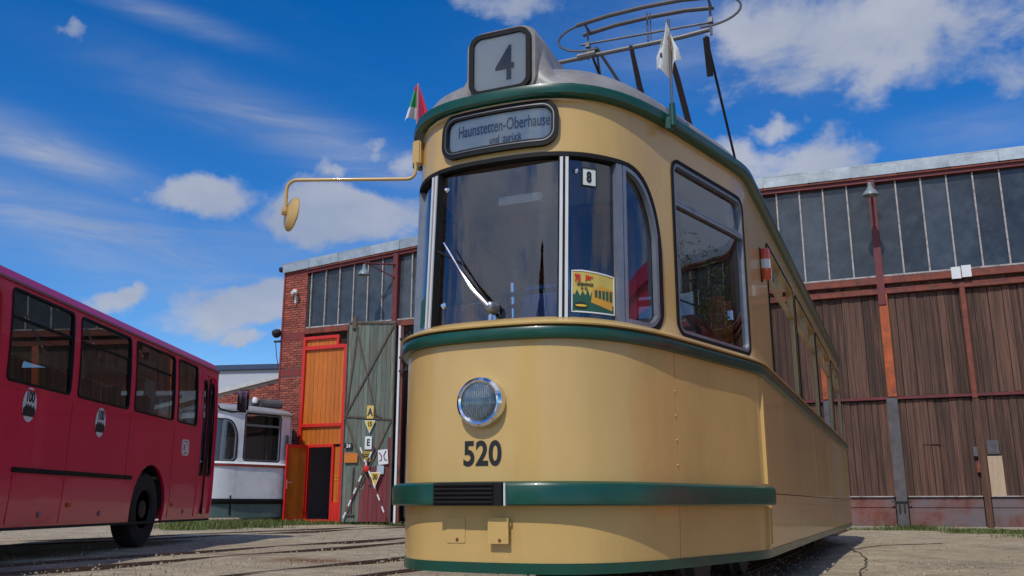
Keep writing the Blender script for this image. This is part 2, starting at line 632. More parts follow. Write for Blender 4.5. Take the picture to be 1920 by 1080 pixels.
class Plan:
    """rounded and tapered tram outline: u runs along it from the middle of the front"""

    def __init__(self, total):
        key = [(0, .15), (.13, .154), (.25, .168), (.36, .202), (.46, .26), (.545, .342), (.625, .455), (.695, .595), (.750, .74), (.795, .885), (.838, 1.03),
               (.89, 1.22), (.970, 1.51), (1.038, 1.76), (1.067, 1.90), (1.078, 2.02), (1.08, 2.2)]
        half = []
        for i in range(len(key) - 1):                      # Catmull-Rom
            p0 = key[i - 1] if i else (-key[1][0], key[1][1])
            p1, p2 = key[i], key[i + 1]
            p3 = key[i + 2] if i + 2 < len(key) else (1.08, 2.4)
            for k in range(6):
                t = k / 6
                half.append(tuple(.5 * (2 * p1[d] + (p2[d] - p0[d]) * t + (2 * p0[d] - 5 * p1[d] + 4 * p2[d] - p3[d]) * t * t +
                                        (3 * p1[d] - p0[d] - 3 * p2[d] + p3[d]) * t ** 3) for d in (0, 1)))
        half.append(key[-1])
        self.total = total
        pts = half + [(x, total - y) for x, y in half[::-1]]
        self.p = pts
        self.u = [0.0]
        for a, b in zip(pts, pts[1:]):
            self.u.append(self.u[-1] + hypot(b[0] - a[0], b[1] - a[1]))
        self.U = self.u[-1]
        self.n = []
        for i in range(len(pts)):
            a = pts[i - 1] if i else (-pts[1][0], pts[1][1])
            b = pts[i + 1] if i + 1 < len(pts) else (-pts[-2][0], pts[-2][1])
            dx, dy = b[0] - a[0], b[1] - a[1]
            l = hypot(dx, dy)
            self.n.append((dy / l, -dx / l))

    def at(self, u):
        s = 1 if u >= 0 else -1
        w = min(abs(u), self.U)
        lo, hi = 0, len(self.u) - 1
        while hi - lo > 1:
            m = (lo + hi) // 2
            if self.u[m] <= w:
                lo = m
            else:
                hi = m
        t = (w - self.u[lo]) / max(1e-9, self.u[hi] - self.u[lo])
        x = self.p[lo][0] + (self.p[hi][0] - self.p[lo][0]) * t
        y = self.p[lo][1] + (self.p[hi][1] - self.p[lo][1]) * t
        nx = self.n[lo][0] + (self.n[hi][0] - self.n[lo][0]) * t
        ny = self.n[lo][1] + (self.n[hi][1] - self.n[lo][1]) * t
        return s * x, y, s * nx, ny

    def u_y(self, y):                                      # u on the right side at distance y behind the nose
        for i in range(len(self.p) - 1):
            if self.p[i][1] <= y <= self.p[i + 1][1]:
                t = (y - self.p[i][1]) / max(1e-9, self.p[i + 1][1] - self.p[i][1])
                return self.u[i] + (self.u[i + 1] - self.u[i]) * t
        return self.U

    def S(self, u, z, off=0.0):
        x, y, nx, ny = self.at(u)
        t = min(1.0, max(0.0, (z - 1.42) / 1.25))
        yy = min(y, self.total - y)
        w = max(0.0, 1 - (yy - .15) / .9)
        lean = .075 * t * w
        inset = .03 if z > 1.435 else (.012 * max(0, (.62 - z) / .4) if z < .62 else 0)
        off -= inset
        if y > self.total / 2:
            lean = -lean
        return Vector((x + nx * off, y + ny * off + lean, z))

    def us(self, u0, u1, fine=.05):
        """u samples: fine on the curved ends, sparse along the straight sides"""
        uc = self.u_y(2.25)
        out = [u0]
        u = u0
        while u < u1 - 1e-6:
            a = abs(u)
            st = fine if (a < uc or a > self.U - uc) else .5
            if a >= uc and a <= self.U - uc:
                nxt = u + st
                lim = (self.U - uc) if u > 0 else -uc
                nxt = min(nxt, lim) if lim > u + 1e-6 else nxt
            else:
                nxt = u + st
            u = min(u1, nxt)
            out.append(u)
        return out

    def sweep(self, prof, u0, u1, closed_prof=True, cap=True):
        mb = MB()
        us = self.us(u0, u1)
        m = len(prof)
        vs = [self.S(u, z, o) for u in us for o, z in prof]
        fs = []
        for i in range(len(us) - 1):
            for k in range(m if closed_prof else m - 1):
                k2 = (k + 1) % m
                fs.append([i * m + k, (i + 1) * m + k, (i + 1) * m + k2, i * m + k2])
        if cap and closed_prof:
            fs.append(list(range(m)))
            fs.append([(len(us) - 1) * m + k for k in range(m)][::-1])
        return mb.add(vs, fs)

    def panel(self, u0, u1, z0, z1, thick=.02, gap=.0025, nz=3):
        prof = [(0, z0 + gap + (z1 - z0 - 2 * gap) * k / nz) for k in range(nz + 1)]
        prof += [(-thick, z) for _, z in prof[::-1]]
        return self.sweep(prof, u0 + gap, u1 - gap)


def upper_shell(P, holes, z0=1.43, z1=2.73, thick=.045, umax=None):
    um = umax or P.U
    us = P.us(-um, um)
    outer = [(u, z0) for u in us] + [(u, z1) for u in us[::-1]]
    zs = [z0 + (z1 - z0) * k / 9 for k in range(1, 9)]
    grid = [(u, z) for u in us[1:-1] for z in zs]
    v, f = cdt(outer, holes, grid)
    return sheet(v, f, P.S, thick)


def front_loop(ue, z0, z1):
    """the one wide opening round the nose with D-shaped ends"""
    half = [(0, z0)]
    rb, rt, rz = .13, .36, .50
    for k in range(8):
        a = -pi / 2 + .5 * pi * k / 7
        half.append((ue - rb + rb * cos(a), z0 + rb + rb * sin(a)))
    for k in range(14):
        a = .5 * pi * k / 13
        half.append((ue - rt + rt * max(0.0, cos(a)) ** .8, z1 - rz + rz * sin(a)))
    half.append((0, z1))
    left = [(-u, z) for u, z in half[1:-1][::-1]]
    return densify(half + left, .05)


def window_frame(P, loop, parent, m, name='window_frame', w=.03, o=.012):
    return ring(loop, P.S, -w, .004, -.03, o).build(name, m, parent)


def pane(P, loop, parent, m=None, off=-.02, name='pane', flat=0.0):
    ua, ub = min(p[0] for p in loop), max(p[0] for p in loop)
    um, uh = (ua + ub) / 2, (ub - ua) / 2
    us = P.us(min(p[0] for p in loop), max(p[0] for p in loop))
    zs = [min(p[1] for p in loop) + (max(p[1] for p in loop) - min(p[1] for p in loop)) * k / 6 for k in range(1, 6)]
    v, f = cdt(loop, [], [(u, z) for u in us[1:-1] for z in zs])
    return sheet(v, f, lambda u, z, o: P.S(u, z, o + off - flat * (1 - ((u - um) / uh) ** 2))).build(name, m or GLASS, parent)


def on_surface(P, v2, f2, u0, z0, off, name, m, parent):
    return MB().add([P.S(u0 + x, z0 + y, off) for x, y in v2], f2).build(name, m, parent, smooth=0)


def loop_face(P, loop, off, name, m, parent):
    us = P.us(min(p[0] for p in loop), max(p[0] for p in loop), .03)
    zs = [(min(p[1] for p in loop) + max(p[1] for p in loop)) / 2]
    v, f = cdt(loop, [], [(u, z) for u in us[1:-1] for z in zs])
    return sheet(v, f, lambda u, z, o: P.S(u, z, o + off)).build(name, m, parent)

# ================================================================== THE SETTING
def ground_material():
    m = bpy.data.materials.new('gravel_and_asphalt')
    m.use_nodes = True
    t = m.node_tree
    L = t.links.new
    b = t.nodes['Principled BSDF']
    b.inputs['Roughness'].default_value = .92
    b.inputs['Specular IOR Level'].default_value = .25
    tc = t.nodes.new('ShaderNodeTexCoord')

    def noise(s, d=6, r=.6):
        n = t.nodes.new('ShaderNodeTexNoise')
        n.inputs['Scale'].default_value = s
        n.inputs['Detail'].default_value = d
        n.inputs['Roughness'].default_value = r
        L(tc.outputs['Object'], n.inputs['Vector'])
        return n.outputs['Fac']

    def mixc(fac, a, bcol):
        n = t.nodes.new('ShaderNodeMix')
        n.data_type = 'RGBA'
        L(fac, n.inputs[0])
        for i, c in ((6, a), (7, bcol)):
            if isinstance(c, tuple):
                n.inputs[i].default_value = (*c, 1)
            else:
                L(c, n.inputs[i])
        return n.outputs[2]

    def rng(v, a, b2):
        n = t.nodes.new('ShaderNodeMapRange')
        n.inputs['From Min'].default_value = a
        n.inputs['From Max'].default_value = b2
        L(v, n.inputs['Value'])
        return n.outputs[0]
    vor = t.nodes.new('ShaderNodeTexVoronoi')
    vor.inputs['Scale'].default_value = 42
    L(tc.outputs['Object'], vor.inputs['Vector'])
    big = mixc(rng(noise(.35, 5), .35, .68), (.38, .288, .172), (.51, .43, .285))
    mid = mixc(rng(noise(2.6, 8, .7), .42, .66), big, (.24, .185, .125))
    peb = mixc(rng(vor.outputs['Distance'], .05, .5), (.55, .50, .40), mid)
    fin = mixc(rng(noise(60, 3), .35, .7), peb, mid)
    # rust stain by the rails and old oil in the yard
    for (cx, cy), (rx, ry), colr, amt in (((-2.15, 9.9), (.75, .45), (.16, .06, .025), .85), ((-3.1, 10.9), (.9, .35), (.17, .09, .05), .6), ((-1.2, 15.2), (1.6, .9), (.15, .11, .08), .5),
                                          ((-4.6, 8.6), (1.1, .5), (.13, .10, .08), .5), ((4.6, 9.2), (1.0, .7), (.20, .17, .13), .6), ((7.4, 12.5), (1.6, .9), (.20, .18, .12), .6)):
        mp = t.nodes.new('ShaderNodeMapping')
        mp.vector_type = 'TEXTURE'
        mp.inputs['Location'].default_value = (cx, cy, 0)
        mp.inputs['Scale'].default_value = (rx, ry, 1)
        mp.inputs['Rotation'].default_value = (0, 0, -.4)
        L(tc.outputs['Object'], mp.inputs['Vector'])
        ln = t.nodes.new('ShaderNodeVectorMath')
        ln.operation = 'LENGTH'
        L(mp.outputs[0], ln.inputs[0])
        ma = t.nodes.new('ShaderNodeMath')
        ma.operation = 'MULTIPLY_ADD'
        ma.inputs[1].default_value = 1.6
        L(noise(3.5, 7, .65), ma.inputs[0])
        L(ln.outputs['Value'], ma.inputs[2])
        mr = t.nodes.new('ShaderNodeMapRange')
        mr.inputs['From Min'].default_value = 1.75
        mr.inputs['From Max'].default_value = 1.0
        mr.inputs['To Max'].default_value = amt
        L(ma.outputs[0], mr.inputs['Value'])
        fin = mixc(mr.outputs[0], fin, colr)
    L(fin, b.inputs['Base Color'])
    bp = t.nodes.new('ShaderNodeBump')
    bp.inputs['Strength'].default_value = .8
    bp.inputs['Distance'].default_value = .02
    ad = t.nodes.new('ShaderNodeMath')
    ad.operation = 'MULTIPLY_ADD'
    ad.inputs[1].default_value = -.7
    L(vor.outputs['Distance'], ad.inputs[0])
    L(noise(9, 7), ad.inputs[2])
    L(ad.outputs[0], bp.inputs['Height'])
    L(bp.outputs[0], b.inputs['Normal'])
    return m


def hall_pt(x, y, z=0.0):
    return PR * x + AX * (22.95 + y) + Vector((0, 0, z))


def build_ground():
    mb = MB()
    # one sheet: a finer, slightly uneven yard inside a wide plain
    n = 60
    R = 24.0
    vs, fs = [], []
    for j in range(n + 1):
        for i in range(n + 1):
            x = -R + 2 * R * i / n
            y = -8 + 42.0 * j / n
            e = min(i, n - i, j, n - j) / 4.0
            z = (.012 * sin(x * 1.7 + y * .6) + .010 * sin(y * 2.3 - x * .8)) * min(1, e)
            vs.append((x, y, z - .012))
    for j in range(n):
        for i in range(n):
            fs.append([j * (n + 1) + i, j * (n + 1) + i + 1, (j + 1) * (n + 1) + i + 1, (j + 1) * (n + 1) + i])
    mb.add(vs, fs)
    B = 900.0
    x0, x1, y0, y1, z = -R, R, -8, 34, -.012
    o = [(-B, -B), (B, -B), (B, B), (-B, B)]
    q = [(x0, y0), (x1, y0), (x1, y1), (x0, y1)]
    mb.add([(*p, z) for p in o + q], [[0, 1, 5, 4], [1, 2, 6, 5], [2, 3, 7, 6], [3, 0, 4, 7]])
    g = mb.build('ground', ground_material())
    tag(g, kind='structure')
    return g


build_ground()

RAILM = mat('rusty_rail_steel', (.17, .115, .08), .55, metal=.4, var=.3, scale=9)
GROOVE = mat('rail_groove_dirt', (.10, .078, .055), .9, var=.2)


def build_tracks():
    """metre-gauge grooved track let into the yard, running to the hall doors"""
    for lab, c, a0, a1 in (('grooved tram track under the cream tram', -1.87, -9, 22.4), ('grooved tram track left of the cream tram', -4.62, -9, 22.4),
                           ('grooved tram track beside the red bus', -7.55, -3, 22.4), ('far grooved tram track in front of the orange door', -12.3, 4, 22.4)):
        t = tag(thing('tram_track', None, None), kind='structure')
        t.rotation_euler = (0, 0, -YAW)
        for s in (-.5, .5):
            y0, y1 = a0, a1
            r = MB()
            xx = c + s
            r.box((xx - .030, (y0 + y1) / 2, -.016), (.055, y1 - y0, .05), bev=.006)
            r.box((xx + .045, (y0 + y1) / 2, -.018), (.022, y1 - y0, .046), bev=.004)
            r.build('rail', RAILM, t)
            MB().box((xx + .016, (y0 + y1) / 2, -.022), (.036, y1 - y0, .02)).build('groove', GROOVE, t)


build_tracks()

# ------------------------------------------------------------------ the depot hall
WOOD = mat('weathered_brown_plank', (.088, .042, .026), .78, var=.60, scale=3.0, stretch=(11, 11, .35), rand=.50, bump=.45, bscale=14,
           dirt=(.21, .095, .055), dirt_amt=.65, dirt_scale=1.7)
RUSTY = mat('flaking_red_steel', (.21, .045, .022), .65, var=.35, scale=5, dirt=(.07, .035, .03), dirt_amt=.8, dirt_scale=6, bump=.2)
REDST = mat('dull_red_steel', (.15, .022, .022), .55, var=.25, scale=4, dirt=(.06, .03, .03), dirt_amt=.5, dirt_scale=7)
ORST = mat('orange_red_steel', (.42, .085, .016), .6, var=.25, scale=4, dirt=(.15, .04, .03), dirt_amt=.7, dirt_scale=5, bump=.15)
GREYST = mat('grey_steel', (.105, .095, .095), .55, var=.25, scale=5, dirt=(.06, .05, .05), dirt_amt=.6)
ZINC = mat('zinc_sheet', (.43, .46, .455), .36, metal=.55, var=.18, scale=2.5, bump=.55, bscale=5, rand=.10, dirt=(.26, .30, .29), dirt_amt=.6, dirt_scale=2)
PUTTY = mat('old_putty_white', (.42, .38, .35), .7, var=.25, scale=10, dirt=(.16, .09, .08), dirt_amt=.8, dirt_scale=7)
HGLASS = mat('dusty_hall_glass', (.048, .058, .068), .14, var=.30, scale=3, rand=.42, dirt=(.075, .085, .09), dirt_amt=.6, dirt_scale=1.6)
BASEP = mat('patchy_red_base', (.20, .060, .038), .75, var=.45, scale=2.2, dirt=(.155, .125, .125), dirt_amt=1.0, dirt_scale=1.1, bump=.25, dlo=.40, dhi=.58)
CONC = mat('pale_concrete', (.36, .31, .23), .9, var=.2, scale=6, bump=.3)
BRICK = mat('red_brick', (.33, .082, .052), .85, var=.28, scale=14, rand=.34, bump=.4, bscale=60, dirt=(.12, .04, .03), dirt_amt=.6, dirt_scale=8)
MORTAR = mat('pale_mortar', (.50, .38, .32), .95, var=.15, scale=25, bump=.3)
BANDR = mat('red_band', (.20, .03, .025), .7, var=.2, dirt=(.12, .03, .025), dirt_amt=.5)
ORPL = mat('orange_plank', (.52, .135, .010), .5, var=.18, scale=4, stretch=(7, 7, .5), rand=.12)
FRED = mat('bright_red_frame', (.62, .022, .012), .42, var=.08)
GPLANK = mat('faded_green_plank', (.135, .165, .130), .75, var=.45, scale=4, stretch=(8, 8, .5), rand=.24, bump=.3, bscale=16, dirt=(.15, .070, .042), dirt_amt=.85, dirt_scale=2.0)
RPLANK = mat('faded_red_plank', (.19, .028, .032), .75, var=.35, scale=4, stretch=(8, 8, .5), rand=.2, bump=.3, bscale=16, dirt=(.08, .07, .06), dirt_amt=.75, dirt_scale=2.2)
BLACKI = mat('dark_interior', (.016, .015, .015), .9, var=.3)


def roofz(x):
    return 8.86 - .075 * (-7.0 - x) if x < -7.0 else 8.86 - .016 * (x + 7.0)


def one(name, mb, m, parent, **kw):
    return mb.build(name, m, parent, **kw)


def build_hall():
    hall = thing('depot_hall', 'old tram depot hall with brown plank doors below a dark glazed band', 'building', hall_pt(0, 0), -YAW)
    X0, X1 = -17.72, 16.0
    # ---- left brick pier
    pier = MB().box((-17.29, .20, 3.93), (.84, .40, 7.86)).build('brick_pier', MORTAR, hall)
    bm_ = MB().box((0, 0, 0), (.236, .05, .062), bev=.006)
    brick = bm_.mesh('brick')
    half = MB().box((0, 0, 0), (.112, .05, .062), bev=.006).mesh('brick_half')
    cnt = 0
    rest = MB()
    z = .1
    row = 0
    while z < 7.80:
        if any(a < z < b for a, b in ((4.42, 4.68), (5.55, 5.83), (7.62, 7.9))):
            z += .0735
            row += 1
            continue
        xs = [(-17.585, brick), (-17.337, brick), (-17.089, brick), (-16.922, half)] if row % 2 else [(-17.648, half), (-17.48, brick), (-17.232, brick), (-16.984, brick)]
        for x, me in xs:
            if z > 2.1 and cnt < 296:
                o = link('brick', me, BRICK, pier)
                o.location = (x, random.uniform(-.012, .001), z)
                cnt += 1
            else:
                rest.box((x, -.004, z), (.236 if me is brick else .112, .05, .062))
        z += .0735
        row += 1
    tag(rest.build('brick_courses', BRICK, pier, smooth=0), kind='stuff')
    for zz, h in ((4.55, .24), (5.69, .26), (7.73, .22)):
        MB().box((-17.29, .17, zz), (.845, .42, h)).build('plaster_band', BANDR, pier)
    MB().box((-17.735, .12, 3.9), (.07, .34, 7.8), bev=.01).build('corner_strip', BANDR, pier)
    # ---- glazed band the whole length
    zs0 = 5.95
    glz = thing('glazed_band', None, None)
    glz.parent = hall
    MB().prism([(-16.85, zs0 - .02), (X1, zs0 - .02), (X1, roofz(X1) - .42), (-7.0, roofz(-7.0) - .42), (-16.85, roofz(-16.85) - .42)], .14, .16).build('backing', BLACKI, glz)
    mull = [-16.74]
    x = -16.2
    cols = [-13.63, -9.9, -5.6, -.15, 4.6, 9.3, 13.4]
    while x < X1:
        if all(abs(x - c) > .28 for c in cols):
            mull.append(x)
        x += .565 if x > -13 else .515
    edges = sorted(mull + cols + [X1])
    for a, b in zip(edges, edges[1:]):
        w = b - a - .035
        c = (a + b) / 2
        zt = roofz(c) - .42
        p = MB().box((0, 0, 0), (w, .012, zt - zs0)).build('pane', HGLASS, glz)
        p.location = (c, .07 + random.uniform(-.004, .004), (zt + zs0) / 2)
        p.rotation_euler = (radians(random.uniform(-1.1, 1.1)), 0, radians(random.uniform(-1.0, 1.0)))
    for a in mull:
        zt = roofz(a) - .40
        MB().box((a, .035, (zs0 + zt) / 2), (.036, .07, zt - zs0), bev=.006).build('mullion', PUTTY, glz)
    for a in cols:
        zt = roofz(a) - .38
        MB().box((a, -.01, (5.2 + zt) / 2), (.17, .20, zt - 5.2), bev=.012).build('column', REDST, glz)
    MB().box(((X0 + .9 + X1) / 2, .02, zs0 - .03), (X1 - X0 - .9, .16, .045), bev=.006).build('sill', PUTTY, glz)
    MB().box(((X0 + .9 + X1) / 2, -.01, zs0 - .15), (X1 - X0 - .9, .18, .17), bev=.01).build('sill_beam', RUSTY, glz)
    for a, b in ((X0 + .86, -7.0), (-7.0, X1)):
        za, zb = roofz(a), roofz(b)
        MB().prism([(a, za - .44), (b, zb - .44), (b, zb - .30), (a, za - .30)], -.07, .16).build('head_beam', REDST, glz)
        MB().prism([(a, za - .345), (b, zb - .345), (b, zb - .30), (a, za - .30)], -.12, -.075).build('head_flange', RUSTY, glz)
    # ---- zinc edge of the roof, sheet by sheet
    edge = thing('roof_edge', None, None)
    edge.parent = hall
    x = X0 - .06
    k = 0
    while x < X1:
        w = min(1.0 + .04 * ((k * 7) % 5), X1 - x)
        xb = x + w
        if x < -7 < xb:
            xb = -7.0
        pr = [(x + .004, roofz(x) - .29), (xb - .004, roofz(xb) - .29), (xb - .004, roofz(xb) + .005), (x + .004, roofz(x) + .005)]
        MB().prism(pr, -.135 - .006 * (k % 2), .1).build('zinc_sheet', ZINC, edge)
        MB().box((xb, -.14, roofz(xb) - .14), (.025, .03, .29)).build('zinc_seam', ZINC, edge)
        x = xb
        k += 1
    for a, b in ((X0 - .1, -7.0), (-7.0, X1)):
        MB().add([(a, -.14, roofz(a) + .012), (b, -.14, roofz(b) + .012), (b, 9.2, roofz(b) + .012), (a, 9.2, roofz(a) + .012),
                  (a, -.14, roofz(a) - .02), (b, -.14, roofz(b) - .02), (b, 9.2, roofz(b) - .02), (a, 9.2, roofz(a) - .02)],
                 [[0, 1, 2, 3], [7, 6, 5, 4], [0, 4, 5, 1], [2, 6, 7, 3], [1, 5, 6, 2], [3, 7, 4, 0]]).build('roof_sheet', ZINC, hall)
    # side walls and the rear, with one rear door standing open
    MB().box((X0 + .12, 4.6, 3.95), (.24, 8.7, 7.9)).build('side_wall', MORTAR, hall)
    MB().box((X1 - .1, 4.6, 4.1), (.2, 9.0, 8.2)).build('side_wall', BASEP, hall)
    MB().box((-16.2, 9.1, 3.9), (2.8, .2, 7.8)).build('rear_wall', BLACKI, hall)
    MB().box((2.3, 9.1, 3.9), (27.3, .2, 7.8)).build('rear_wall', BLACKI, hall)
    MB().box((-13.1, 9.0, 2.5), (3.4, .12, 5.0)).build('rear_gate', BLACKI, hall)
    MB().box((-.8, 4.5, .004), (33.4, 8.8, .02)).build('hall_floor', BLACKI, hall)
    # ---- right: great plank doors
    drs = thing('plank_doors', None, None)
    drs.parent = hall
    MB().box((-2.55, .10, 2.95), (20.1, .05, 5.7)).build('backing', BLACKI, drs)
    rows = ((.73, 2.93, MB().box((0, 0, 1.10), (.140, .026, 2.20)).mesh('plank_low')),
            (3.03, 5.46, MB().box((0, 0, 1.215), (.140, .026, 2.43)).mesh('plank_up')),
            (5.58, 5.80, MB().box((0, 0, .11), (.143, .026, .22)).mesh('plank_top')))
    x = -6.3
    while x < 4.9:
        for ri, (a, b, me) in enumerate(rows):
            if ri == 2 and x < -4:
                continue
            o = link('plank', me, WOOD, drs)
            o.location = (x + random.uniform(-.005, .005), .045 + random.uniform(-.018, .014), a + random.uniform(-.012, .004))
            o.rotation_euler = (0, 0, radians(random.uniform(-1.6, 1.6)))
        x += .1515
    far = MB()
    x = -12.4
    while x < -6.4:
        far.box((x, .045, 3.1), (.143, .026, 4.8))
        x += .1515
    tag(far.build('plank_run', WOOD, drs, smooth=0), kind='stuff')
    MB().box((-3.9, .0, 2.98), (17.2, .10, .07), bev=.008).build('middle_rail', REDST, drs)
    MB().box((-3.9, -.015, 5.52), (17.2, .14, .10), bev=.01).build('upper_beam', RUSTY, drs)
    MB().box((-3.9, .005, 5.60), (17.2, .06, .05), bev=.01).build('upper_beam', RUSTY, drs)
    posts = [(-10.6, .16, ORST, 3.0, 5.5), (-7.2, .16, ORST, 3.0, 5.5), (-3.6, .16, ORST, 3.0, 5.5), (-1.98, .20, ORST, 3.0, 5.5), (-.13, .20, ORST, 3.0, 5.5), (1.59, .11, RUSTY, 2.9, 5.6), (3.55, .20, ORST, 3.0, 5.5)]
    for px, w, m, a, b in posts:
        MB().box((px, -.02, (a + b) / 2), (w, .12, b - a), bev=.012).build('post', m, drs)
    for px, w in ((-7.2, .2), (-3.6, .2), (-.15, .24), (3.55, .22)):
        p = MB().box((px, -.03, 1.5), (w, .14, 2.96), bev=.015).build('post', GREYST, drs)
        MB().box((px, -.115, .62), (w + .18, .03, .025)).box((px - .05, -.12, .50), (.04, .05, .2)).box((px + .05, -.12, .50), (.04, .05, .2)).build('bolt_plate', DARK, p)
    MB().box((1.60, -.01, 1.45), (.13, .10, 2.9), bev=.01).build('post', WOOD, drs)
    # base boards between the posts
    for a, b in ((-12.4, -7.32), (-7.08, -3.72), (-3.48, -.29), (-.01, 1.52), (1.68, 3.42), (3.68, 4.9)):
        c, w = (a + b) / 2, b - a - .01
        MB().box((c, .02, .60), (w, .06, .22), bev=.006).build('base_board', BASEP, drs)
        MB().box((c, .01, .28), (w, .06, .40), bev=.006).build('base_board', BASEP, drs)
        MB().box((c, -.01, .735), (w, .09, .025)).build('drip_strip', PUTTY, drs)
    MB().box((-3.8, .02, .02), (17.6, .16, .12), bev=.02).build('plinth', CONC, drs)
    # wicket door outline, fittings, patches
    for bx, bz, sx, sz in ((.42, 1.32, .018, 1.15), (.80, 1.32, .018, 1.15), (.61, 1.90, .40, .018)):
        MB().box((bx, .018, bz), (sx, .03, sz)).build('wicket_batten', WOOD, drs)
    MB().box((1.83, -.01, 1.80), (.24, .05, .32), bev=.01).build('steel_cover', GREYST, drs)
    MB().box((1.84, .0, 1.17), (.29, .03, .88)).build('new_board', mat('fresh_pine', (.50, .36, .23), .7, var=.15, stretch=(6, 6, .5)), drs)
    MB().box((1.47, -.03, 1.71), (.09, .07, .22), bev=.012).build('switch_box', GREYST, drs)
    MB().box((1.515, -.02, 1.38), (.11, .06, .26), bev=.01).build('switch_box', RUSTY, drs)
    MB().box((1.50, -.13, 5.82), (.20, .03, .28)).build('white_plate', WHITE, drs)
    MB().box((1.72, -.13, 5.84), (.20, .03, .28)).build('white_plate', WHITE, drs)
    # fill right of the big doors
    run = MB()
    x = 4.98
    while x < 15.9:
        run.box((x, .045 + random.uniform(-.01, .01), 1.83), (.143, .026, 2.20)).box((x, .045 + random.uniform(-.01, .01), 4.245), (.143, .026, 2.43))
        x += .1515
    tag(run.build('plank_run', WOOD, drs, smooth=0), kind='stuff')
    MB().box((10.4, .02, .38), (11.0, .06, .68)).build('base_board', BASEP, drs)
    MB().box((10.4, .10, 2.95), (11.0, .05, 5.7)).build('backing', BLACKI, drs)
    MB().box((10.35, -.01, 5.53), (11.1, .12, .12)).box((10.35, -.0, 2.98), (11.1, .10, .07)).build('upper_beam', RUSTY, drs)
    # ---- wall lamps on bracket arms
    for lx, lz in ((-13.63, 7.62), (-.15, 8.16)):
        lamp = thing('wall_lamp', None, None)
        lamp.parent = hall
        dx = -.62 if lx < -5 else -.02
        dy = -.75
        a = Vector((lx, -.1, lz))
        e = Vector((lx + dx, dy - .1, lz - .08))
        MB().tube([a, a.lerp(e, .5), e], .028).tube([a + Vector((0, 0, -.42)), e + Vector((.02, .05, .02))], .020).build('arm', REDST, lamp)
        M = Matrix.Translation(e + Vector((0, 0, -.36))) @ Matrix.Scale(.68, 4)
        MB().lathe([(.02, .50), (.07, .46), (.075, .34), (.10, .32), (.11, .24), (.19, .17), (.25, .08), (.27, .0), (.25, .0), (.17, .13), (.05, .2)], 20, M).build('lamp_shade', mat('enamel_grey', (.20, .24, .25), .4, var=.15), lamp)
        MB().lathe([(.0, .02), (.07, .05), (.08, .12), (.04, .2)], 14, M).build('bulb', mat('lamp_glass', (.45, .45, .42), .15), lamp)
    # ---- small gear on the brick corner
    c = thing('security_camera', None, None)
    c.parent = hall
    MB().box((-17.24, -.06, 6.86), (.05, .12, .26), bev=.01).build('bracket', WHITE, c)
    MB().box((-17.22, -.16, 7.08), (.14, .30, .12), bev=.02, rz=.5).box((-17.30, -.10, 7.07), (.12, .2, .11), bev=.02, rz=-.6).build('housing', WHITE, c)
    c = thing('flood_lamp', None, None)
    c.parent = hall
    MB().lathe([(.02, -.05), (.10, -.02), (.14, .06), (.15, .14), (.12, .20), (.0, .24)], 16, Matrix.Translation((-17.86, -.1, 5.72)) @ Matrix.Rotation(radians(25), 4, 'X')).build('lamp_head', DARK, c)
    MB().box((-17.84, -.1, 5.55), (.24, .06, .06)).tube([(-17.90, -.1, 5.5), (-17.86, -.08, 5.1), (-17.78, -.06, 4.75)], .012).build('bracket', DARK, c)
    c = MB().lathe([(.02, -.04), (.06, .0), (.07, .08), (.05, .12)], 12, Matrix.Translation((-17.86, -.12, 7.84))).box((-17.82, -.08, 7.82), (.12, .04, .03)).build('insulator', DARK, hall)
    return hall


HALL = build_hall()


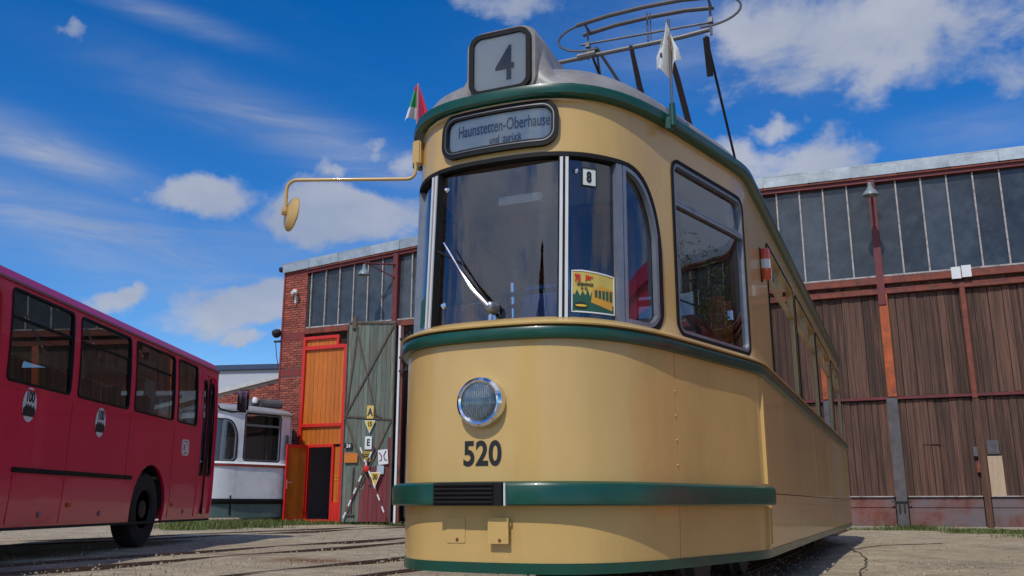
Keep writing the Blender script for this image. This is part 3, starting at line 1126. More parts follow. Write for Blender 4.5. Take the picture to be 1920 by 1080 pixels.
def build_orange_door():
    g = thing('orange_gate', 'orange plank gate in a bright red frame, filling the left bay of the depot hall', 'gate', hall_pt(-16.02, 0), -YAW)
    # local x -.85 .. .85
    F = FRED
    for a, b, c, d in ((-.85, -.75, 0, 5.62), (.67, .82, 0, 5.30), (-.75, .42, 5.52, 5.62), (-.75, .67, 5.20, 5.32), (-.75, .67, 2.83, 2.93),
                       (-.50, .44, 2.22, 2.31), (.38, .46, .12, 2.22), (-.52, -.44, .12, 2.22), (.46, .67, 0, .62), (-.75, .46, 0, .13)):
        MB().box(((a + b) / 2, -.02, (c + d) / 2), (b - a, .12 if b - a > .2 or d - c > 1 else .115, d - c), bev=.006).build('frame_bar', F, g)
    MB().box((.42, -.02, 5.46), (.09, .11, .32), bev=.006).build('frame_bar', F, g)
    MB().box((0, .06, 2.8), (1.6, .03, 5.4)).box((0, .06, 2.8), (1.6, .03, 5.4)) if False else None
    # backing above the wicket, open behind the wicket itself
    MB().box((-.05, .05, 3.9), (1.5, .03, 3.2)).box((.55, .05, 1.15), (.24, .03, 2.2)).build('backing', BLACKI, g)
    n = 9
    for k in range(n):
        x = -.75 + (1.42 / n) * (k + .5)
        w = 1.42 / n - .008
        for a, b in ((5.32, 5.52), (2.93, 5.20), (2.31, 2.83)):
            if a > 5.3 and x > .38:
                continue
            o = MB().box((0, 0, 0), (w, .03, b - a)).build('plank', ORPL, g)
            o.location = (x, .01 + random.uniform(-.003, .003), (a + b) / 2)
    for x in (-.68, -.59):
        MB().box((x, .01, 1.2), (.085, .03, 2.15)).build('plank', ORPL, g)
    for x in (.512, .618):
        MB().box((x, .01, 1.42), (.098, .03, 1.6)).build('plank', ORPL, g)
    for dz in (.0, .09):
        MB().lathe([(.018, 0), (.018, .02)], 10, Matrix.Translation((.53, -.01, 1.28 + dz)) @ Matrix.Rotation(pi / 2, 4, 'X')).build('bolt', YELL, g)
        MB().lathe([(.018, 0), (.018, .02)], 10, Matrix.Translation((.60, -.01, 1.28 + dz)) @ Matrix.Rotation(pi / 2, 4, 'X')).build('bolt', YELL, g)
    # the wicket leaf, swung out to the left
    leaf = thing('wicket_door', None, None)
    leaf.parent = g
    leaf.location = (-.48, -.07, 0)
    leaf.rotation_euler = (0, 0, radians(84))
    W = .90
    for a, b, c, d in ((-W, -W + .09, .1, 2.28), (-.09, 0, .1, 2.28), (-W + .09, -.09, 2.19, 2.28), (-W + .09, -.09, .1, .19)):
        MB().box(((a + b) / 2, 0, (c + d) / 2), (b - a, .05, d - c), bev=.005).build('door_frame', F, leaf)
    for k in range(5):
        w = (W - .18) / 5
        MB().box((-W + .09 + w * (k + .5), 0, 1.19), (w - .006, .03, 2.0)).build('door_plank', ORPL, leaf)
    MB().box((-W + .06, -.03, 1.12), (.05, .015, .26), bev=.004).tube([(-W + .06, -.03, 1.18), (-W + .06, -.09, 1.18), (-W + .20, -.09, 1.18)], .011).build('door_handle', CHROME, leaf)
    return g


build_orange_door()


def text_flat(s, h, M, name, m, parent, xs=1.0, bold=0.0, off=.004, spacing=1.0):
    v, f = text2d(s, h, xs, bold, spacing)
    fm = flat_map(M)
    return MB().add([fm(x, y, off) for x, y in v], f).build(name, m, parent, smooth=0)


def plate(poly, M, name, m, parent, t=.012):
    return MB().prism(poly, -t, 0, M).build(name, m, parent, smooth=0, fix=True)


def build_green_door():
    """old folding gate leaf hinged by the red column, swung out over the yard"""
    W = 1.72
    ang = radians(21)
    d = thing('green_gate_leaf', 'faded green plank gate leaf hung with old tram signs', 'gate', hall_pt(-13.52, -.14), -YAW + ang)
    # local x from -W (free edge, towards the viewer) to 0
    d.scale = (.83, 1, 1)
    H0, H1 = .08, 5.86
    n = 11
    pw = W / n
    for k in range(n):
        x = -W + pw * (k + .5)
        red_top = (0, 0, 0, 0, .9, 1.3, 1.5, 1.55, 1.6, 1.7, 2.35)[k]
        if red_top:
            o = MB().box((0, 0, 0), (pw - .008, .035, red_top)).build('plank', RPLANK, d)
            o.location = (x, random.uniform(-.006, .006), H0 + red_top / 2)
        a = H0 + (red_top + .002 if red_top else 0)
        o = MB().box((0, 0, 0), (pw - .008, .035, H1 - a)).build('plank', GPLANK, d)
        o.location = (x, random.uniform(-.006, .006), (a + H1) / 2)
    RB = mat('rusty_brace', (.12, .085, .065), .7, var=.3, scale=8, metal=.3)
    yb = -.035

    def bar(x0, z0, x1, z1, w=.05, m=RB, name='brace', y=yb):
        l = hypot(x1 - x0, z1 - z0)
        return MB().box(((x0 + x1) / 2, y, (z0 + z1) / 2), (l, .03, w), ry=-math.atan2(z1 - z0, x1 - x0)).build(name, m, d)
    bar(-W + .03, 3.05, -.05, 2.95)
    bar(-W + .03, 5.82, -.03, 5.80, .06)
    bar(-W + .05, 3.1, -.08, 5.72, y=-.04)
    bar(-W + .04, 2.95, -W + .36, 5.7)
    bar(-W + .32, 5.6, -.62, 3.1, .035, y=-.06)
    bar(-.62, 3.1, -.4, 3.0, .03, y=-.06)
    bar(-.08, 2.9, -W + .66, 1.05, .045)
    bar(-W + .08, 2.9, -W + .98, 1.1, .045, y=-.065)
    MB().box((-.015, -.03, 2.95), (.05, .09, 5.8), bev=.008).build('edge_bar', RB, d)
    MB().box((-W + .01, -.02, 2.9), (.04, .07, 5.7), bev=.008).build('edge_bar', RB, d)
    MB().box((-W + .24, -.03, 5.80), (.16, .10, .36), bev=.01).build('hinge_box', RB, d)
    MB().tube([(-W + .36, -.07, .25), (-W + .40, -.07, 1.6)], .02).box((-W + .36, -.06, .28), (.24, .04, .04)).build('drop_bolt', RB, d)
    # red and white striped crossed poles
    for (x0, z0, x1, z1, nm) in ((-W + .12, .18, -.62, 2.20, 'a'), (-.12, .18, -W + .62, 2.15, 'b')):
        N = 12
        for k in range(N):
            a, b = k / N, (k + 1) / N
            bar(x0 + (x1 - x0) * a, z0 + (z1 - z0) * a, x0 + (x1 - x0) * b, z0 + (z1 - z0) * b, .045, (WHITE, RPLANK)[k % 2] if nm == 'a' else (RPLANK, WHITE)[k % 2], 'striped_pole', -.085 if nm == 'a' else -.11)
    MB().lathe([(.10, 0), (.10, .02), (.03, .04)], 8, Matrix.Translation((-.86, -.12, 1.55)) @ Matrix.Rotation(pi / 2, 4, 'X')).build('pole_hub', REDP, d)
    # signs

    def at(x, z, rot=0.0, y=-.07):
        return Matrix.Translation((x, y, z)) @ Matrix.Rotation(rot, 4, 'Y')
    OR = mat('sign_orange', (.58, .17, .015), .5, var=.15)
    s = plate(rrect(-.12, .12, -.19, .19, .02, 2), at(-.80, 3.16), 'letter_sign', YELL, d)
    plate(rrect(-.095, .095, -.16, .16, .02, 2), at(-.80, 3.16, y=-.084), 'sign_face', mat('sign_cream', (.62, .50, .20), .5), s, .003)
    text_flat('A', .21, at(-.80, 3.16, y=-.089), 'lettering', INK, s, .85, .010)
    s = plate([(-.19, .18), (0, -.19), (.19, .18)], at(-.80, 2.74), 'speed_sign', SIGNW, d)
    plate([(-.155, .16), (0, -.14), (.155, .16)], at(-.80, 2.74, y=-.084), 'sign_face', YELL, s, .003)
    text_flat('15', .13, at(-.80, 2.82, y=-.089), 'lettering', INK, s, .8, .008)
    s = plate(rrect(-.12, .12, -.185, .185, .02, 2), at(-.83, 2.28), 'letter_sign', WHITE, d)
    text_flat('E', .18, at(-.83, 2.29, y=-.083), 'lettering', INK, s, .85, .010)
    s = plate(rrect(-.13, .13, -.15, .15, .03, 2), at(-.86, 1.90), 'small_plate', mat('dirty_yellow', (.36, .25, .03), .6), d)
    MB().box((-.86, -.09, 1.90), (.2, .008, .02)).box((-.86, -.09, 1.95), (.18, .008, .015)).build('lettering', INK, s)
    s = plate(rrect(-.14, .14, -.075, .075, .01, 1), at(-1.52, 2.20), 'number_plate', INK, d)
    text_flat('24', .10, at(-1.52, 2.20, y=-.083), 'lettering', WHITE, s, 1.0, .005)
    plate(rrect(-.23, .23, -.14, .14, .02, 1), at(-1.42, 1.86), 'orange_plate', OR, d)
    s = plate(rrect(-.17, .17, -.21, .21, .02, 2), at(-.30, 1.88, -.10), 'signal_sign', WHITE, d)
    MS = mat('sign_maroon', (.14, .015, .03), .5)
    b1 = MB()
    b1.tube([(-.13, -.016, .14), (-.05, -.016, .04), (-.06, -.016, -.08), (-.13, -.016, -.10)], .016, 6)
    b1.tube([(.11, -.016, .16), (.03, -.016, .04), (.05, -.016, -.08), (.13, -.016, -.10)], .016, 6)
    o = b1.build('lettering', MS, s)
    o.matrix_local = at(-.30, 1.88, -.10, -.072)
    plate(rrect(-.12, .12, -.12, .12, .02, 1), at(-.38, 1.52, .05), 'blue_plate', mat('sign_pale_blue', (.40, .47, .50), .5), d)
    s = plate([(-.20, .21), (0, -.22), (.20, .21)], at(-.54, 1.24, y=-.13), 'speed_sign', SIGNW, d)
    plate([(-.165, .19), (0, -.165), (.165, .19)], at(-.54, 1.24, y=-.144), 'sign_face', YELL, s, .003)
    text_flat('30', .14, at(-.54, 1.32, y=-.149), 'lettering', INK, s, .8, .008)
    return d


build_green_door()


def build_gate_post():
    p = thing('gate_post', 'pale steel door post with black insulators beside the green gate leaf', 'post', hall_pt(-13.42, -.05), -YAW)
    MB().box((0, 0, 2.95), (.07, .1, 5.85), bev=.008).build('post', WHITE, p)
    MB().box((.09, .03, 2.95), (.06, .1, 5.85), bev=.008).build('post', RUSTY, p)
    for z in (5.3, 4.75, 4.35):
        MB().lathe([(.03, -.03), (.10, -.01), (.10, .04), (.05, .05), (.05, .11), (.02, .13)], 12, Matrix.Translation((.30, -.1, z))).box((.2, -.1, z), (.3, .05, .06)).build('insulator', DARK, p)
    MB().tube([(.40, -.1, 5.5), (.40, -.1, 2.6), (.38, -.1, .2)], .03).build('cable', DARK, p)
    MB().box((.42, .2, 1.5), (.32, .4, 2.6), bev=.02).build('cabinet', DARK, p)
    return p


build_gate_post()


def build_annex():
    a = thing('brick_annex', 'low red brick annex wall with a sloping pale coping, left of the hall', 'building', hall_pt(-17.8, .6) + Vector((0, 0, .22)), -YAW)
    M = Matrix()
    MB().prism([(-6, -.3), (0, -.3), (0, 4.38), (-6, 3.45)], .03, .3).build('wall', MORTAR, a)
    me = MB().box((0, 0, 0), (.236, .05, .062), bev=.006).mesh('brick')
    z, row = 2.1, 0
    rest = MB()
    while z < 4.35:
        x = -.13 - (.124 if row % 2 else 0)
        while x > -5.9:
            if z < 4.38 + x * .155 - .17:
                if x > -2.6 and z > 2.5:
                    o = link('brick', me, BRICK, a)
                    o.location = (x, .02 + random.uniform(-.01, .002), z)
                else:
                    rest.box((x, .025, z), (.236, .05, .062))
            x -= .248
        z += .0735
        row += 1
    tag(rest.build('brick_courses', BRICK, a, smooth=0), kind='stuff')
    MB().prism([(-6, 3.38), (.0, 4.31), (.0, 4.45), (-6, 3.52)], -.12, .4).build('coping', mat('pale_coping', (.50, .50, .47), .7, var=.15), a)
    return a


build_annex()


def build_white_building():
    w = thing('white_office', 'plain white flat-roofed building with a dark blue roof edge behind the brick annex', 'building', hall_pt(-27.8, 9.0), -YAW + radians(14))
    MB().box((0, 4, 3.2), (14, 8, 6.4)).build('wall', mat('pale_render', (.46, .48, .52), .8, var=.05), w)
    MB().box((0, 4, 6.52), (14.3, 8.3, .24), bev=.02).build('roof_edge', mat('blue_fascia', (.035, .06, .12), .5), w)
    for k in range(5):
        f = MB().box((-5.2 + 2.5 * k, .0, 4.9), (1.5, .08, .9), bev=.01).build('window', GREYST, w)
        MB().box((-5.2 + 2.5 * k, -.03, 4.9), (1.36, .05, .76)).build('window_pane', HGLASS, f)
    return w


build_white_building()

# ================================================================== THE CREAM TRAM
def vstrip(P, u, w, z0, z1, o0, o1, n=10):
    mb = MB()
    vs, fs = [], []
    for k in range(n + 1):
        z = z0 + (z1 - z0) * k / n
        for du, o in ((-w / 2, o0), (-w / 2, o1), (w / 2, o1), (w / 2, o0)):
            vs.append(P.S(u + du, z, o))
    for k in range(n):
        for j in range(4):
            j2 = (j + 1) % 4
            fs.append([k * 4 + j, k * 4 + j2, (k + 1) * 4 + j2, (k + 1) * 4 + j])
    fs += [[0, 1, 2, 3], [n * 4 + 3, n * 4 + 2, n * 4 + 1, n * 4]]
    return mb.add(vs, fs)


def hstrip(P, u0, u1, z0, z1, o0, o1):
    return P.sweep([(o0, z0), (o1, z0), (o1, z1), (o0, z1)], u0, u1)


def u_x(P, x):
    for i in range(len(P.p) - 1):
        if P.p[i][0] <= x <= P.p[i + 1][0]:
            t = (x - P.p[i][0]) / max(1e-9, P.p[i + 1][0] - P.p[i][0])
            return P.u[i] + (P.u[i + 1] - P.u[i]) * t


def roof_mesh(P, umax=None, zg=2.775, rise=.36, nt=14):
    um = umax or P.U
    us = P.us(-um, um, .07)
    vs, fs = [], []
    for u in us:
        g = P.S(u, zg, .005)
        yy = min(max(g.y, 1.35), P.total - 1.35)
        for k in range(nt + 1):
            t = (k / nt) ** 1.5
            vs.append((g.x * (1 - t), g.y + (yy - g.y) * t, zg - .03 + rise * (max(0, 1 - (1 - t) ** 2)) ** .42))
    for i in range(len(us) - 1):
        for k in range(nt):
            a = i * (nt + 1) + k
            b = (i + 1) * (nt + 1) + k
            fs.append([a, b, b + 1, a + 1])
    return MB().add(vs, fs)


def deck(P, z, off, umax=None):
    us = P.us(-(umax or P.U), (umax or P.U), .12)
    pts = [P.S(u, 1.0, off) for u in us]
    return MB().add([(p.x, p.y, z) for p in pts], [list(range(len(pts)))])


def loft(rings, cap=True):
    n = len(rings[0])
    vs = [p for r in rings for p in r]
    fs = []
    for i in range(len(rings) - 1):
        for k in range(n):
            k2 = (k + 1) % n
            fs.append([i * n + k, i * n + k2, (i + 1) * n + k2, (i + 1) * n + k])
    if cap:
        fs.append(list(range(n)))
        fs.append([(len(rings) - 1) * n + k for k in range(n)][::-1])
    return MB().add(vs, fs)


def tram_windows(P, root, sides=((1,), (-1,)), side_win=(), frame_m=ALU, gm=None, strips=True):
    """all openings; returns the loops for the shell"""
    holes = []
    z0, z1 = 1.464, 2.380
    ue = u_x(P, .772)
    fl = front_loop(ue, z0, z1)
    holes.append(fl)
    wf = ring(fl, P.S, -.018, .006, -.055, .010).build('windscreen_seal', RUBBER, root)
    up, uq = u_x(P, .388), u_x(P, .632)
    ref = front_loop(ue - .018, z0 + .018, z1 - .018)

    def clip(a, b):                                       # the part of the opening between two u values
        def span(u):
            zs = []
            n = len(ref)
            for i in range(n):
                p, q = ref[i], ref[(i + 1) % n]
                if (p[0] - u) * (q[0] - u) <= 0 and p[0] != q[0]:
                    zs.append(p[1] + (q[1] - p[1]) * (u - p[0]) / (q[0] - p[0]))
            return (min(zs), max(zs)) if zs else (z0, z1)
        us = [a + (b - a) * k / 14 for k in range(15)]
        lo = [(u, span(u)[0]) for u in us]
        hi = [(u, span(u)[1]) for u in us[::-1]]
        return lo + hi
    e = ue - .020
    for a, b in ((-e, -uq), (-uq, -up), (-up, up), (up, uq), (uq, e)):
        pane(P, densify(clip(a, b), .05), wf, gm, -.022, flat=.024 if a < 0 < b else 0.0)
    for s in (-1, 1):
        vstrip(P, s * up, .058, z0, z1, -.026, .016).build('windscreen_pillar', RUBBER, root)
        if strips:
            for d in (-.015, .015):
                vstrip(P, s * up + d, .016, z0 + .012, z1 - .03, .0165, .024).build('pillar_strip', STRIP, root)
        vstrip(P, s * uq, .046, z0 + .01, z1 - .02, -.035, .008).build('window_post', frame_m, root)
        q = clip(min(s * (uq + .03), s * (e - .012)), max(s * (uq + .03), s * (e - .012)))
        q = densify(q, .04)
        ring(q, P.S, -.024, .0, -.02, .008).build('quarter_frame', frame_m, root)
    # cab side windows and saloon windows
    spans = [(.965, 1.92)] + list(side_win)
    for s in (-1, 1):
        for a, b in spans:
            ua, ub = P.u_y(a), P.u_y(b)
            u0, u1 = (ua, ub) if s > 0 else (-ub, -ua)
            lp = densify(rrect(u0, u1, 1.490, 2.535, .08), .06)
            holes.append(lp)
            w = ring(lp, P.S, -.014, .008, -.04, .008).build('side_window', RUBBER, root)
            fm = frame_m if b < 2 else CREAM
            inner = densify(rrect(u0 + .014, u1 - .014, 1.504, 2.521, .068), .06)
            ring(inner, P.S, -.019, .0, -.035, .004).build('frame', fm, w)
            hstrip(P, u0 + .03, u1 - .03, 2.255, 2.275, -.03, .006).build('rail', fm, w)
            hstrip(P, u0 + .03, u1 - .03, 2.285, 2.30, -.03, -.004).build('rail', fm, w)
            if b - a > 1.2:
                um = (u0 + u1) / 2
                vstrip(P, um, .03, 2.29, 2.49, -.03, .004).build('rail', fm, w)
            pane(P, densify(rrect(u0 + .028, u1 - .028, 1.518, 2.255, .05), .06), w, gm, -.016)
            pane(P, densify(rrect(u0 + .028, u1 - .028, 2.30, 2.507, .04), .06), w, gm, -.024)
    return holes, ue, up, uq


def build_tram():
    P = Plan(13.05)
    T = thing('cream_tram', 'cream and green vintage tram number 520 with line 4 roof box, front and centre', 'tram', (*TRAM_O[:2], 0), -YAW)
    ncorner = P.u_y(1.97)
    u8 = P.u_y(.86)
    sw = ((2.97, 4.76), (4.92, 6.88), (7.03, 9.02), (9.32, 10.95))
    holes, ue, up, uq = tram_windows(P, T, side_win=sw)
    upper_shell(P, holes).build('upper_body', CREAM, T)
    # ---- lower body, panel by panel
    P.panel(-u8, u8, .615, 1.41).build('front_panel', CREAM, T)
    P.panel(-u8, u8, .25, .615).build('front_skirt', CREAM, T)
    for s in (1, -1):
        def seg(a, b, z0, z1, name):
            u0, u1 = (a, b) if s > 0 else (-b, -a)
            return P.panel(u0, u1, z0, z1).build(name, CREAM, T)
        seg(u8, ncorner, .615, 1.40, 'cab_panel')
        seg(u8, ncorner, .25, .615, 'cab_skirt')
        ys = [1.97, 5.43, 7.32, 9.55, 11.08]
        for a, b in zip(ys, ys[1:]):
            seg(P.u_y(a), P.u_y(b), .635, 1.40, 'side_panel')
            seg(P.u_y(a), P.u_y(b), .25, .635, 'side_skirt')
        seg(P.u_y(11.08), P.U - .001, .635, 1.40, 'rear_panel')
        seg(P.u_y(11.08), P.U - .001, .25, .635, 'rear_skirt')
        # upright trims and rivets where the cab meets the saloon
        vstrip(P, s * (ncorner - .005), .030, .69, 1.345, 0, .022).build('joint_trim', CREAM, T)
        vstrip(P, s * (ncorner - .005), .030, .30, .555, 0, .020).build('joint_trim', CREAM, T)
        vstrip(P, s * (ncorner + .075), .016, .33, .56, 0, .020).build('joint_trim', CREAM, T)
        for y in (5.43, 7.32, 9.55):
            vstrip(P, s * P.u_y(y), .02, .66, 1.30, 0, .016).build('panel_trim', CREAM, T)
        for k in range(6):
            for uu, z, r in ((u8 - .005, 1.29 - .13 * k, .0055), (ncorner + .05, 1.27 - .11 * k, .0055)):
                c = P.S(s * uu, z, .0)
                n = (P.S(s * uu, z, .1) - c).normalized()
                MB().lathe([(r, 0), (r * .9, .003), (r * .4, .0055)], 8, Matrix.Translation(c) @ n.to_track_quat('Z', 'Y').to_matrix().to_4x4()).build('rivet', CREAM, T)
    hstrip(P, -P.U + .001, P.U - .001, .248, .298, -.03, .006).build('green_skirt_band', GREEN, T)
    # ---- belt, sill, gutter, bumper
    belt = [(-.01, 1.366), (.030, 1.370), (.036, 1.382), (.038, 1.414), (.033, 1.427), (.020, 1.4285), (-.01, 1.4285)]
    P.sweep(belt, -P.U + .001, P.U - .001).build('green_belt', GREEN, T)
    P.sweep([(-.02, 1.4365), (.074, 1.4365), (.077, 1.444), (.066, 1.453), (.006, 1.484), (-.02, 1.484)], -P.U + .001, P.U - .001).build('sill_moulding', CREAM, T)
    gut = [(-.02, 2.702), (.035, 2.702), (.054, 2.712), (.060, 2.737), (.054, 2.764), (.030, 2.776), (-.02, 2.776)]
    P.sweep(gut, -P.U + .001, P.U - .001).build('roof_gutter', GREEN, T)
    bum = [(-.01, .562), (.060, .562), (.070, .570), (.072, .652), (.066, .664), (.048, .674), (-.01, .678)]
    P.sweep(bum, -P.u_y(1.93), P.u_y(1.93)).build('bumper', GREEN, T)
    pad = MB()
    for k in range(5):
        z = .570 + .0205 * k
        pad.add(*(lambda m: (m.v, m.f))(P.sweep([(.07, z), (.102, z + .002), (.104, z + .006), (.104, z + .010), (.102, z + .013), (.07, z + .015)], -.228, .077)))
    pad.add(*(lambda m: (m.v, m.f))(P.sweep([(.07, .562), (.094, .562), (.094, .668), (.07, .672)], -.233, .117)))
    pad.build('buffer_pad', RUBBER, T)
    vstrip(P, .128, .008, .562, .668, .07, .088).build('pad_clip', STRIP, T)
    # ---- skirt flaps
    for u, o in ((-.165, .004), (.076, .034)):
        lp = rrect(u - .052, u + .052, .386, .506, .004, 1)
        fl = loft([[P.S(a, z, o - .004) for a, z in lp], [P.S(a, z, o) for a, z in lp]]).build('skirt_flap', CREAM, T)
        c = P.S(u + .008, .402, o)
        n = (P.S(u, .408, .1) - P.S(u, .408, 0)).normalized()
        MB().lathe([(.008, 0), (.008, .003)], 10, Matrix.Translation(c) @ n.to_track_quat('Z', 'Y').to_matrix().to_4x4()).build('flap_screw', RUSTY, fl)
    # ---- headlight
    c = P.S(-.018, 1.060, 0)
    M = Matrix.Translation(c) @ Matrix.Rotation(pi / 2, 4, 'X')
    hl = MB().lathe([(.112, -.02), (.124, .0), (.127, .022), (.122, .048), (.108, .060), (.097, .056), (.0955, .050), (.0955, .046)], 48, M)
    hl.f = hl.f[:-2]
    hl = hl.build('headlight', CHROME, T)
    rf = MB().lathe([(.0955, .047), (.088, .030), (.072, .018), (.05, .010), (.025, .006), (.001, .005)], 48, M).build('reflector', mat('reflector', (.46, .46, .45), .42, metal=.8, var=.15, scale=20), hl)
    MB().lathe([(.016, .006), (.018, .020), (.012, .032), (.001, .036)], 16, M).build('bulb', mat('bulb_glass', (.7, .7, .68), .1, var=.02), hl)
    MB().lathe([(.0965, .052), (.080, .061), (.05, .068), (.02, .0715), (.001, .072)], 48, M).build('headlight_lens', glass('headlight_glass', (.95, .96, .96), .0), hl)
    rib = MB()
    for k in range(-8, 9):
        x = k * .0105
        h = sqrt(max(0, .088 ** 2 - x * x))
        pts = []
        for q in range(7):
            zz = -h + 2 * h * q / 6
            rr = hypot(x, zz)
            pts.append((c.x + x, c.y - .0725 + .021 * (rr / .0965) ** 2, c.z + zz))
        rib.tube(pts, .0017, 5)
    tag(rib.build('lens_rib', glass('rib_glass', (.60, .62, .62), .06), hl), kind='stuff')
    # ---- running number
    v, f = text2d('520', .114, .84, .0045, 1.02)
    on_surface(P, v, f, -.022, .813, .003, 'fleet_number', INK, T)
    # ---- destination box over the windscreen
    dl = densify(rrect(-.322, .345, 2.440, 2.668, .075), .04)
    db = ring(dl, P.S, -.020, .022, -.01, .026).build('destination_frame', RUBBER, T)
    ring(dl, P.S, -.010, -.004, .026, .029).build('frame_bead', STEEL, db)
    loop_face(P, densify(rrect(-.305, .328, 2.457, 2.651, .06), .04), .004, 'destination_blind', SIGNW, db)
    for s, h, u, z, xs in (('Haunstetten-Oberhausen', .070, .055, 2.578, .56), ('und  zurück', .044, .06, 2.496, .62)):
        v, f = text2d(s, h, xs, .0012)
        v = [(min(x, .262), y) for x, y in v]
        on_surface(P, v, f, u, z, .0075, 'lettering', mat('blind_ink', (.13, .15, .19), .5), db)
    loop_face(P, densify(rrect(-.302, .325, 2.460, 2.648, .058), .04), .016, 'destination_glass', glass('sign_glass', (.96, .97, .97), .0), db)
    # ---- roof
    roof = roof_mesh(P).build('roof', ROOFG, T)
    deck(P, 2.685, -.06).build('ceiling', mat('ceiling_white', (.68, .64, .55), .6), T)
    # ---- line number box, faired into the roof
    secs = []
    for y, hw, a, b, r in ((.245, .186, 2.762, 3.132, .085), (.245, .205, 2.745, 3.152, .095), (.268, .214, 2.735, 3.162, .10), (.42, .216, 2.73, 3.165, .105),
                           (.60, .212, 2.74, 3.158, .11), (.78, .205, 2.74, 3.12, .11), (.95, .200, 2.76, 3.06, .10)):
        secs.append([Vector((x + .03, y, z)) for x, z in rrect(-hw, hw, a, b, r, 6)])
    nb = loft(secs).build('line_number_box', ROOFG, T, fix=True)
    rings = []
    for z, hw, y0, y1, r in ((2.770, .50, .262, 1.55, .20), (2.800, .415, .262, 1.45, .18), (2.840, .330, .264, 1.34, .14), (2.890, .275, .266, 1.26, .11), (2.950, .240, .267, 1.18, .10), (3.02, .222, .270, 1.10, .10), (3.08, .2145, .275, 1.0, .10)):
        rings.append([Vector((x + .03, y, z)) for x, y in rrect(-hw, hw, y0, y1, r, 6)])
    loft(rings).build('box_fairing', ROOFG, nb, fix=True)
    FM = flat_map(Matrix.Translation((.03, .24, 2.948)))
    lp = rrect(-.182, .182, -.182, .182, .07)
    ring(lp, FM, -.024, .004, -.01, .018).build('box_frame', RUBBER, nb)
    inn = rrect(-.158, .158, -.158, .158, .05)
    MB().add([FM(x, z, .003) for x, z in inn], [list(range(len(inn)))]).build('number_blind', mat('blind_white', (.82, .80, .74), .5, var=.03), nb)
    v, f = text2d('4', .20, .80, .004)
    MB().add([FM(x + .03, z - .01, .006) for x, z in v], f).build('line_number', INK, nb, smooth=0)
    MB().add([FM(x, z, .012) for x, z in inn], [list(range(len(inn)))]).build('box_glass', glass('sign_glass'), nb)
    # ---- windscreen wiper
    def W(u, z, o):
        return P.S(u, z, o)
    wi = MB().lathe([(.032, -.03), (.030, .02), (.022, .045), (.010, .052)], 16, Matrix.Translation(W(.01, 1.550, .0)) @ Matrix.Rotation(pi / 2, 4, 'X')).build('wiper_pivot', ALU, T)
    MB().tube([W(.01, 1.550, .045), W(-.07, 1.635, .055), W(-.16, 1.755, .045), W(-.285, 1.935, .03)], [.013, .012, .008, .005]).build('wiper_arm', CHROME, wi)
    MB().tube([W(.0, 1.575, .018), W(-.13, 1.72, .02), W(-.22, 1.835, .02), W(-.345, 1.90, .018)], .0055).build('wiper_blade', RUBBER, wi)
    # ---- things behind the screen
    MB().tube([W(-.40, 1.62, -.07), W(0, 1.625, -.07), W(.40, 1.65, -.07)], .013).build('inner_rail', DARK, T)
    MB().box((.03, .52, 2.24), (.26, .03, .055), bev=.008, rx=-.3).build('cab_lamp', WHITE, T)
    for u, z in ((-.345, 2.27), (.475, 2.29), (-.33, 1.60)):
        c = P.S(u, z, -.03)
        MB().lathe([(.016, -.01), (.018, .006), (.008, .014)], 12, Matrix.Translation(c) @ Matrix.Rotation(pi / 2, 4, 'X')).build('screen_clip', CHROME, T)
    # card with the course number
    cl = rrect(.510, .606, 2.205, 2.310, .006, 1)
    cd = loop_face(P, cl, -0.0150, 'course_card', mat('card_white', (.62, .66, .62), .5), T)
    ring(cl, P.S, -.005, .0, -0.0150, -0.0110).build('card_edge', INK, cd)
    v, f = text2d('8', .055, .8, .004)
    on_surface(P, v, f, .556, 2.258, -0.0125, 'lettering', INK, cd)
    # jubilee poster
    a, b, c0, c1 = .448, uq - .03, 1.515, 1.735
    kx = (b - a) / .293
    top = [(a, c1), (a + kx * .07, c1 + .004)] + [(a + (b - a) * k / 10, c1 + .004 - .018 * (k / 10) ** 2) for k in range(3, 11)]
    pl = densify([(a, c0), (b, c0)] + top[::-1], .03)
    po = loop_face(P, pl, -0.0170, 'jubilee_poster', mat('poster_yellow', (.56, .42, .09), .5, var=.12, scale=9), T)
    ring(pl, P.S, -.006, .001, -0.0170, -0.0140).build('poster_edge', WHITE, po)
    PG = mat('poster_green', (.015, .085, .050), .5)
    hill = [(a + kx * .006, c0 + .006), (b - kx * .006, c0 + .006), (b - kx * .006, c0 + .05), (b - kx * .07, c0 + .035), (b - kx * .12, c0 + .075), (a + kx * .16, c0 + .07), (a + kx * .13, c0 + .11),
            (a + kx * .12, c0 + .085), (a + kx * .105, c0 + .125), (a + kx * .09, c0 + .09), (a + kx * .07, c0 + .115), (a + kx * .055, c0 + .085), (a + kx * .035, c0 + .12), (a + kx * .02, c0 + .09), (a + kx * .006, c0 + .10)]
    loop_face(P, densify(hill, .03), -0.0155, 'poster_hills', PG, po)
    body = [(a + kx * .125, c0 + .055), (b - kx * .02, c0 + .02), (b - kx * .012, c0 + .13), (a + kx * .19, c0 + .145), (a + kx * .135, c0 + .125)]
    pt = loop_face(P, densify(body, .03), -0.0140, 'poster_tram', mat('poster_amber', (.60, .30, .03), .5), po)
    for k in range(5):
        x = a + kx * .15 + .026 * kx * k
        loop_face(P, [(x, c0 + .085 - .004 * k), (x + .018 * kx, c0 + .083 - .004 * k), (x + .018 * kx, c0 + .122), (x, c0 + .122)], -0.0125, 'poster_window', PG, po)
